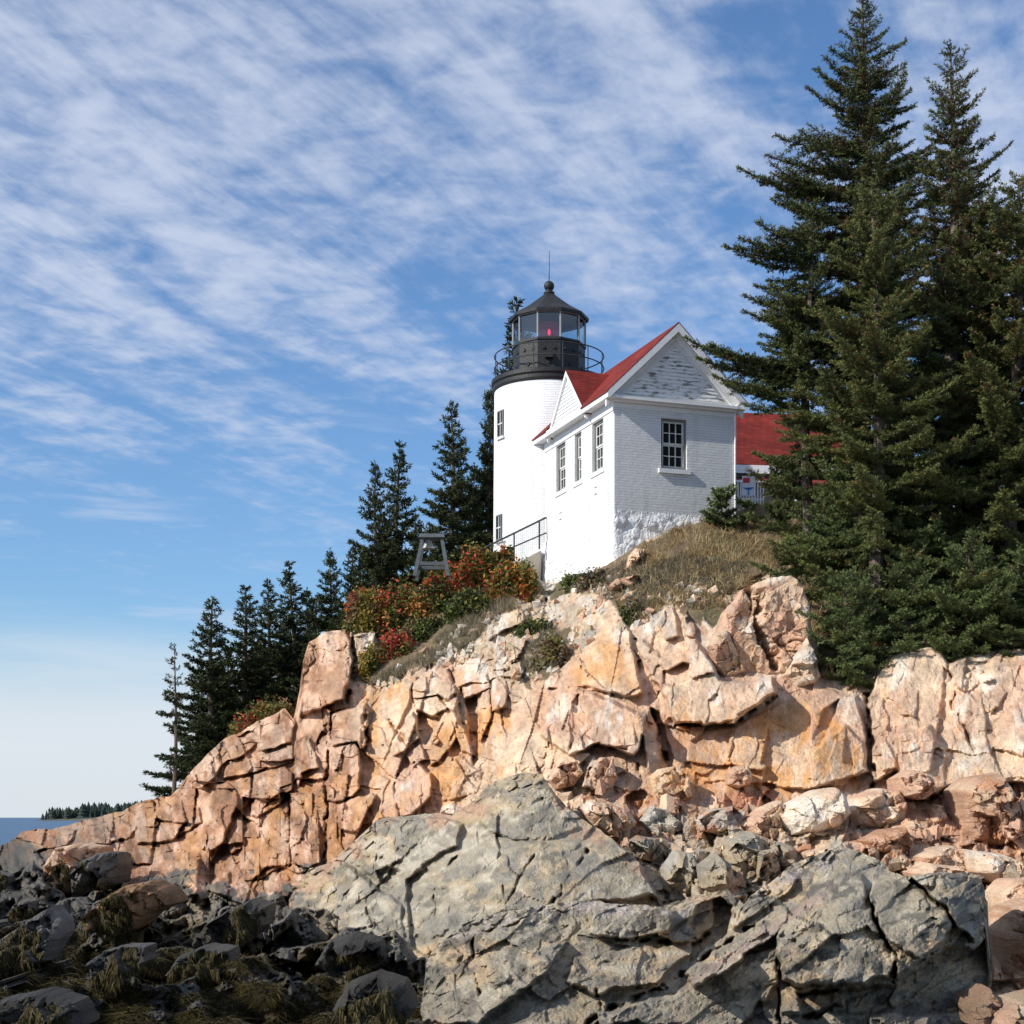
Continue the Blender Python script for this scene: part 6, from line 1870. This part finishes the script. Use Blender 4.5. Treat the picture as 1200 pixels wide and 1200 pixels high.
def bush(px, py, w, h, label, cols, seed, n=2600, size=.085, D=None, name="bush", group="autumn bushes on the slope"):
    """w, h: width and height in photo pixels, (px, py): its foot"""
    rg = np.random.default_rng(seed)
    D = float(surf_at(A_INFO, px, py)[0]) if D is None else D
    n = int(n * 1.4); size *= .84; h = h * .92; cols = [tuple(np.array(q_) * 1.22) for q_ in cols]
    k = D / F
    t = empty(name, tuple(np.array(pt(px, py, D + .25)) - np.array((0, 0, .1))))
    tag(t, label, "bush", group)
    rx, rz2 = w * k / 2, h * k
    V, Fq, C, cc = leaf_cloud(rg, n, rx, max(.5, rx * .7), rz2, size, cols)
    st = MB()
    for c in cc[:min(len(cc), 34)]:
        m_ = c * .5 + np.array([0, 0, .1]) + rg.normal(0, .04, 3)
        st.bar((0, 0, -.2), m_, .022, .013, 4); st.bar(m_, c, .013, .005, 3)
    st.build("stems", M_BARK, t)
    mk("foliage", V, Fq, M_LEAF, t, C)
    return t


bush(428, 742, 48, 46, "olive and yellow bush on top of the rock pillar's right shoulder", [OLV, YEL, GRN, BRN], 1)
bush(470, 735, 62, 52, "large yellow-green bush with a few orange leaves under the bell frame", [OLV, GRN, YEL, ORG, OLV, REDL, GRN], 2, 3600)
bush(430, 712, 40, 24, "low bush with rusty red top at the edge of the dark spruces", [OLV, YEL, REDL, BRN], 3)
bush(462, 770, 46, 30, "scarlet bush low beside the rock pillar", [REDL, OLV, ORG, REDL, GRN], 4, 1500)
bush(433, 790, 24, 34, "yellow bush hanging in the cleft right of the rock pillar", [YEL, YEL, OLV], 5, 1500)
bush(512, 715, 60, 40, "dark green bush with scattered orange below the bell frame", [DKG, GRN, OLV, ORG, OLV, REDL], 6, 3300)
bush(527, 682, 44, 24, "bright orange-red bush right beside the bell frame", [REDL, ORG, OLV, GRN], 7, 2600)
bush(558, 688, 50, 46, "mixed green and orange bush below the ramp railing", [GRN, OLV, ORG, YEL, REDL, GRN], 8, 3600)
bush(575, 665, 30, 20, "orange bush with scarlet top near the tower foot", [ORG, REDL, OLV, GRN], 9, 2000)
bush(600, 700, 52, 40, "yellow-green bush speckled scarlet, in front of the concrete ramp wall", [OLV, GRN, REDL, ORG, YEL, GRN], 10, 3600)
bush(613, 690, 28, 34, "rounded green bush touching the concrete ramp wall", [GRN, OLV, YEL], 11, 2200)
bush(548, 722, 52, 32, "shaded deep green bush between the orange ones and the dry brush", [DKG, DKG, GRN, OLV], 12, 3000)
bush(592, 655, 18, 22, "thin leggy shrub poking up before the tower railing", [DKG, OLV, ORG], 13, 500)
bush(498, 748, 50, 28, "dark low bush under the yellow-green one", [DKG, GRN, BRN], 14, 2400)
bush(315, 852, 60, 32, "olive and red bush between the cliff rim and the dark spruces", [OLV, GRN, BRN, REDL, OLV], 15, 2600, D=54)
bush(288, 866, 40, 26, "low yellow-green bush at the lower end of the spruce row", [OLV, YEL, DKG], 16, 1800, D=54.5)
bush(645, 780, 46, 38, "olive brown bush in the gully of the cliff", [MOSS * 1.3, OLV, BRN, GRY], 17, 1700)
bush(626, 742, 40, 20, "small green bush at the head of the gully", [GRN, DKG, OLV], 18, 1500)
bush(742, 728, 34, 24, "grey-green low bush behind the pale rock buttress", [MOSS, GRN, GRY, BRN], 19, 1600)
bush(700, 683, 44, 17, "dark brown heathery bush along the white foundation", [(.10, .085, .06), BRN, MOSS], 20, 1600)
bush(672, 690, 30, 20, "small grey-green bush at the left of the white foundation", [MOSS, GRY, GRN], 21, 1300)
bush(760, 872, 10, 8, "tiny green tuft rooted at the foot of the deep crack", [GRN, DKG], 22, 260, D=36)


# ------------------------------------------------------------------ dry brush, grass, rockweed (nobody could count it)
def blades(name, px, py, length, width, cols, seed, lean=(0.08, 0, 0), kind_mat=None, lift=0.0, bend=.5, up=1.0):
    rg = np.random.default_rng(seed)
    n = len(px)
    D = surf_at(A_INFO, px, py) - .02
    o = np.stack([(px - 600) / F * D, D - lift, ZC + (HORIZON - py) / F * D], 1)
    L = length * rg.uniform(.5, 1.3, n)[:, None]
    d = np.array([[0, 0, up]]) + rg.normal(0, .55, (n, 3)) + np.array([lean]) + .8 * np.stack([fbm(px / 9., py / 6., 2, seed + 5), fbm(px / 9., py / 6., 2, seed + 6), 0 * px], 1); d /= np.linalg.norm(d, axis=1, keepdims=True)
    a, b = frames(d)
    th = rg.uniform(0, 6.283, n)[:, None]
    w = (a * np.cos(th) + b * np.sin(th)) * width * rg.uniform(.6, 1.4, (n, 1))
    sag = np.concatenate([rg.normal(0, .45, (n, 2)), np.full((n, 1), -.35)], 1) * bend
    m_ = o + d * L * .55; t = o + d * L + sag * L
    V = np.stack([o - w * .5, o + w * .5, m_ + w * .35, m_ - w * .35, t], 1)
    i = np.arange(n)[:, None] * 5
    q = i + np.array([[0, 1, 2, 3]]); tr_ = i + np.array([[3, 2, 4]])
    C = np.array(cols)[rg.integers(0, len(cols), n)] * rg.uniform(.65, 1.3, (n, 1))
    return mk(name, V.reshape(-1, 3), [q, tr_], kind_mat or M_STRAW, None, np.repeat(C, 5, 0))


def scatter_in(polys, n, seed, dens=None):
    rg = np.random.default_rng(seed)
    out = []
    P = np.concatenate([np.array(p, float) for p in polys])
    lo, hi = P.min(0), P.max(0)
    got = 0
    while got < n:
        q = rg.uniform(lo, hi, (n, 2))
        ok = np.zeros(n, bool)
        for p in polys:
            ok |= polydist(q[:, 0], q[:, 1], p) > 0
        if dens is not None:
            ok &= rg.random(n) < dens(q[:, 0], q[:, 1])
        out.append(q[ok]); got += ok.sum()
    q = np.concatenate(out)[:n]
    return q[:, 0], q[:, 1]


slope_poly = [[(735, 660), (760, 632), (832, 604), (900, 592), (1420, 606), (1420, 740), (1150, 748), (1050, 748), (1020, 766), (965, 796), (952, 760), (942, 700), (925, 674), (895, 676),
               (868, 690), (850, 708), (838, 726), (815, 718), (795, 710), (770, 718), (745, 734), (728, 725), (720, 700), (740, 672)]]
gd = lambda x, y: np.clip(.08 + 2.4 * fbm(x / 22., y / 12., 3, 88) + .5 * smooth(660, 620, y), .05, 1)
px, py = scatter_in(slope_poly, 46000, 5, gd)
o = blades("dry_grass", px, py, .24, .014, [(.36, .25, .12), (.28, .18, .085), (.42, .31, .17), (.20, .145, .07), (.17, .15, .065), (.33, .19, .08)], 5)
tag(o, "tawny dry grass covering the slope below the house", "grass", None, "stuff")
tuft = lambda x, y: smooth(.02, .30, fbm(x / 10., y / 7., 3, 89))
px, py = scatter_in(slope_poly, 9000, 15, tuft)
o = blades("tall_grass", px, py, .50, .012, [(.52, .41, .22), (.44, .32, .16), (.30, .24, .11)], 15, bend=.9)
tag(o, "taller pale straw tufts standing in the dry grass", "grass", None, "stuff")
px, py = scatter_in([[(726, 700), (745, 670), (800, 650), (880, 665), (850, 705), (820, 715), (790, 705), (745, 728)], [(690, 690), (735, 655), (760, 650), (740, 690), (712, 705)]], 9000, 6)
o = blades("heath", px, py, .22, .014, [(.16, .13, .095), (.10, .085, .06), (.22, .18, .13), (.09, .09, .04)], 6, lean=(.1, 0, 0))
tag(o, "grey-brown heathy ground cover around the rocks under the house", "ground cover", None, "stuff")
bd = lambda x, y: smooth(-.25, .25, fbm(x / 16., y / 10., 3, 98))
px, py = scatter_in([[(430, 805), (470, 780), (510, 752), (560, 718), (600, 700), (640, 690), (630, 706), (585, 722), (560, 748), (530, 768), (500, 782), (470, 796)], [(612, 792), (618, 762), (650, 732), (668, 748), (660, 775), (636, 795)]], 15000, 7, bd)
o = blades("dry_brush", px, py, .30, .010, [(.30, .24, .165), (.22, .175, .12), (.38, .31, .22), (.16, .13, .07), (.13, .13, .06)], 7, lean=(.05, -.1, 0), bend=.2)
tag(o, "pale leafless brush on the rim of the cliff under the bushes", "brush", None, "stuff")
# rockweed on the low tidal rocks
def weed_d(x, y):
    t = smooth(0, 70, y - np.interp(x, [-60, 0, 100, 200, 300, 360, 430, 500], [1030, 1060, 1070, 1085, 1110, 1115, 1140, 1150]))
    return np.clip(t * (.35 + 2.2 * fbm(x / 38., y / 22., 3, 99)), 0, 1)


px, py = scatter_in([[(-50, 1000), (120, 1040), (300, 1080), (440, 1110), (500, 1120), (505, 1222), (-50, 1222)]], 150000, 8, weed_d)
o = blades("rockweed", px, py, .19, .0085, [(.050, .038, .012), (.032, .025, .010), (.066, .050, .015), (.022, .018, .009), (.085, .062, .016)], 8, lean=(.0, -1.3, -.35), kind_mat=M_WEED, bend=1.1, up=.10, lift=.04)
tag(o, "brown rockweed hanging in mats over the low tidal rocks", "seaweed", None, "stuff")
# more of it draped over the tidal boulders
rg = np.random.default_rng(808)
Vw, Qw, Cw = [], [], []
cw = 0
for vb_, _c in TIDAL:
    lo_, hi_ = vb_[:, 2].min(), vb_[:, 2].max()
    if hi_ > 2.35:
        continue
    n = 2400
    q = vb_[rg.integers(0, len(vb_), n)]
    keep = fbm(q[:, 0] * 2.2, q[:, 2] * 2.2, 3, 809) + (hi_ - q[:, 2]) / (hi_ - lo_) * .75 > .42
    q = q[keep]; n = len(q)
    d = np.stack([rg.normal(.05, .25, n), np.full(n, -.25), np.full(n, -1.)], 1)
    Lw = rg.uniform(.06, .20, (n, 1)); w = np.stack([np.full(n, .007), rg.normal(0, .003, n), rg.normal(0, .002, n)], 1)
    o0 = q + np.array([0, -.03, .02])
    m1 = o0 + d * Lw * .5 + np.array([0, -.02, 0]); t1 = o0 + d * Lw
    Vw.append(np.stack([o0 - w, o0 + w, m1 + w, m1 - w, t1], 1).reshape(-1, 3))
    i = np.arange(n)[:, None] * 5 + cw
    Qw.append((i + np.array([[0, 1, 2, 3]]), i + np.array([[3, 2, 4]])))
    Cw.append(np.repeat(np.array([(.050, .038, .012), (.032, .025, .010), (.066, .050, .015)])[rg.integers(0, 3, n)], 5, 0))
    cw += n * 5
if Vw:
    o = mk("boulder_weed", np.concatenate(Vw), [np.concatenate([a for a, _ in Qw]), np.concatenate([b for _, b in Qw])], M_WEED, None, np.concatenate(Cw))
    tag(o, "dark rockweed fringes clinging to the tidal boulders", "seaweed", None, "stuff")

# loose broken stone lying on the slope, in the gullies and at the foot of the cliff
def chips(name, polys, n, size, cols, seed, label, dens=None):
    rg = np.random.default_rng(seed)
    px, py = scatter_in(polys, n, seed, dens)
    D = surf_at(A_INFO, px, py)
    c = np.stack([(px - 600) / F * D, D - .02, ZC + (HORIZON - py) / F * D], 1)
    s = size * np.clip(np.exp(rg.normal(0, .45, (n, 1, 1))), .4, 1.75) * rg.uniform(.5, 1.2, (n, 1, 3))
    base = np.array([(-1, -1, -1), (1, -1, -1), (1, 1, -1), (-1, 1, -1), (-1, -1, 1), (1, -1, 1), (1, 1, 1), (-1, 1, 1)], float)
    V = base[None] * s * (1 + rg.normal(0, .30, (n, 8, 3)))
    V[:, 4:, :2] *= rg.uniform(.3, .95, (n, 1, 1))
    az, tl = rg.uniform(0, 6.28, n), rg.normal(0, .5, n)
    x = V[..., 0] * np.cos(az)[:, None] - V[..., 1] * np.sin(az)[:, None]; y = V[..., 0] * np.sin(az)[:, None] + V[..., 1] * np.cos(az)[:, None]
    z = V[..., 2] * np.cos(tl)[:, None] + y * np.sin(tl)[:, None]; y2 = y * np.cos(tl)[:, None] - V[..., 2] * np.sin(tl)[:, None]
    P = np.stack([x, y2, z], 2) + c[:, None]
    f = np.array([(3, 2, 1, 0), (4, 5, 6, 7), (0, 1, 5, 4), (1, 2, 6, 5), (2, 3, 7, 6), (3, 0, 4, 7)])
    Q = (np.arange(n)[:, None, None] * 8 + f[None]).reshape(-1, 4)
    C = np.repeat(np.array(cols)[rg.integers(0, len(cols), n)] * rg.uniform(.7, 1.2, (n, 1)), 8, 0)
    o = mk(name, P.reshape(-1, 3), Q, M_ROCK, None, C)
    tag(o, label, "rubble", None, "stuff")


chips("rubble", [[(430, 808), (470, 782), (510, 756), (560, 724), (600, 704), (640, 692), (700, 680), (740, 668), (745, 735), (700, 745), (640, 800), (590, 790), (560, 770), (500, 796)],
                 [(745, 735), (790, 712), (850, 708), (870, 690), (830, 680), (760, 690)]], 520, .075, [PALE, WHITE * .9, PINK, LGREY, TAN], 31, "pale broken stone scattered over the upper slope",
      lambda x, y: smooth(-.15, .25, fbm(x / 18., y / 14., 3, 32)))
chips("talus", [[(640, 900), (700, 905), (770, 930), (860, 935), (950, 935), (1060, 940), (1120, 985), (1200, 1040), (1200, 1060), (1060, 1020), (900, 1030), (780, 1040), (700, 985), (650, 940)]], 260, .075,
      [PINK, PALE, PALE, TAN, RED * 1.3, PINK], 33, "small broken stones lying between the boulders at the cliff foot", lambda x, y: smooth(-.1, .25, fbm(x / 16., y / 14., 3, 34)))

# ------------------------------------------------------------------ the wooded island on the horizon
ID = 1500.0
ix = np.array([30, 42, 60, 90, 130, 170, 220, 260]); iz = np.array([-.5, 1.0, 1.8, 3, 4.5, 6, 6, -1.])
nx = 90
xx = np.linspace(30, 260, nx)
rows = []
for dy, f in ((-30, 0), (-10, .6), (15, 1), (60, .9), (140, 0)):
    zz = np.interp(xx, ix, iz) * f - (1 - f) * 1.0
    rows.append(np.stack([(xx - 600) / F * ID, np.full(nx, ID + dy), zz + .5 * fbm(xx / 6., xx * 0, 3, 5) * f], 1))
P = np.stack(rows)
idx = np.arange(P.shape[0] * nx).reshape(P.shape[0], nx)
q = np.stack([idx[:-1, :-1], idx[:-1, 1:], idx[1:, 1:], idx[1:, :-1]], 2).reshape(-1, 4)
tag(mk("island", P.reshape(-1, 3), q, plain("island_shore", (.11, .10, .075), .9, noise=.3, scale=.05), smooth=True), kind="structure")
rg = np.random.default_rng(77)
tm = []; fc = []
V = []; Q = []
cnt = 0
for i in range(900):
    x = rg.uniform(47, 235); dy = rg.uniform(2, 90)
    zb = np.interp(x, ix, iz) * .9
    hh = rg.uniform(6, 13.5) * (1 if x > 60 else .75) * (1 + .3 * math.sin(x * .21) * math.sin(x * .083)); rr_ = hh * rg.uniform(.20, .42)
    c = np.array([(x - 600) / F * ID, ID + dy, zb - .5])
    lv = 4
    for l in range(lv):
        za = hh * l / lv * .9; zt_ = min(hh, za + hh * .42); ra = rr_ * (1 - .8 * l / lv)
        m_ = 6
        ph = rg.uniform(0, 6)
        for k in range(m_):
            t = ph + 6.283 * k / m_
            V.append(c + np.array([ra * math.cos(t) * rg.uniform(.7, 1.2), ra * math.sin(t), za + rg.uniform(-.3, .3)]))
        V.append(c + np.array([0, 0, zt_]))
        for k in range(m_):
            Q.append((cnt + k, cnt + (k + 1) % m_, cnt + m_))
        cnt += m_ + 1
tag(mk("treeline", np.array(V), np.array(Q), plain("far_forest", (.030, .045, .034), .9, noise=.3, scale=.1)), "dark band of spruces on the low island across the water", "forest", None, "stuff")
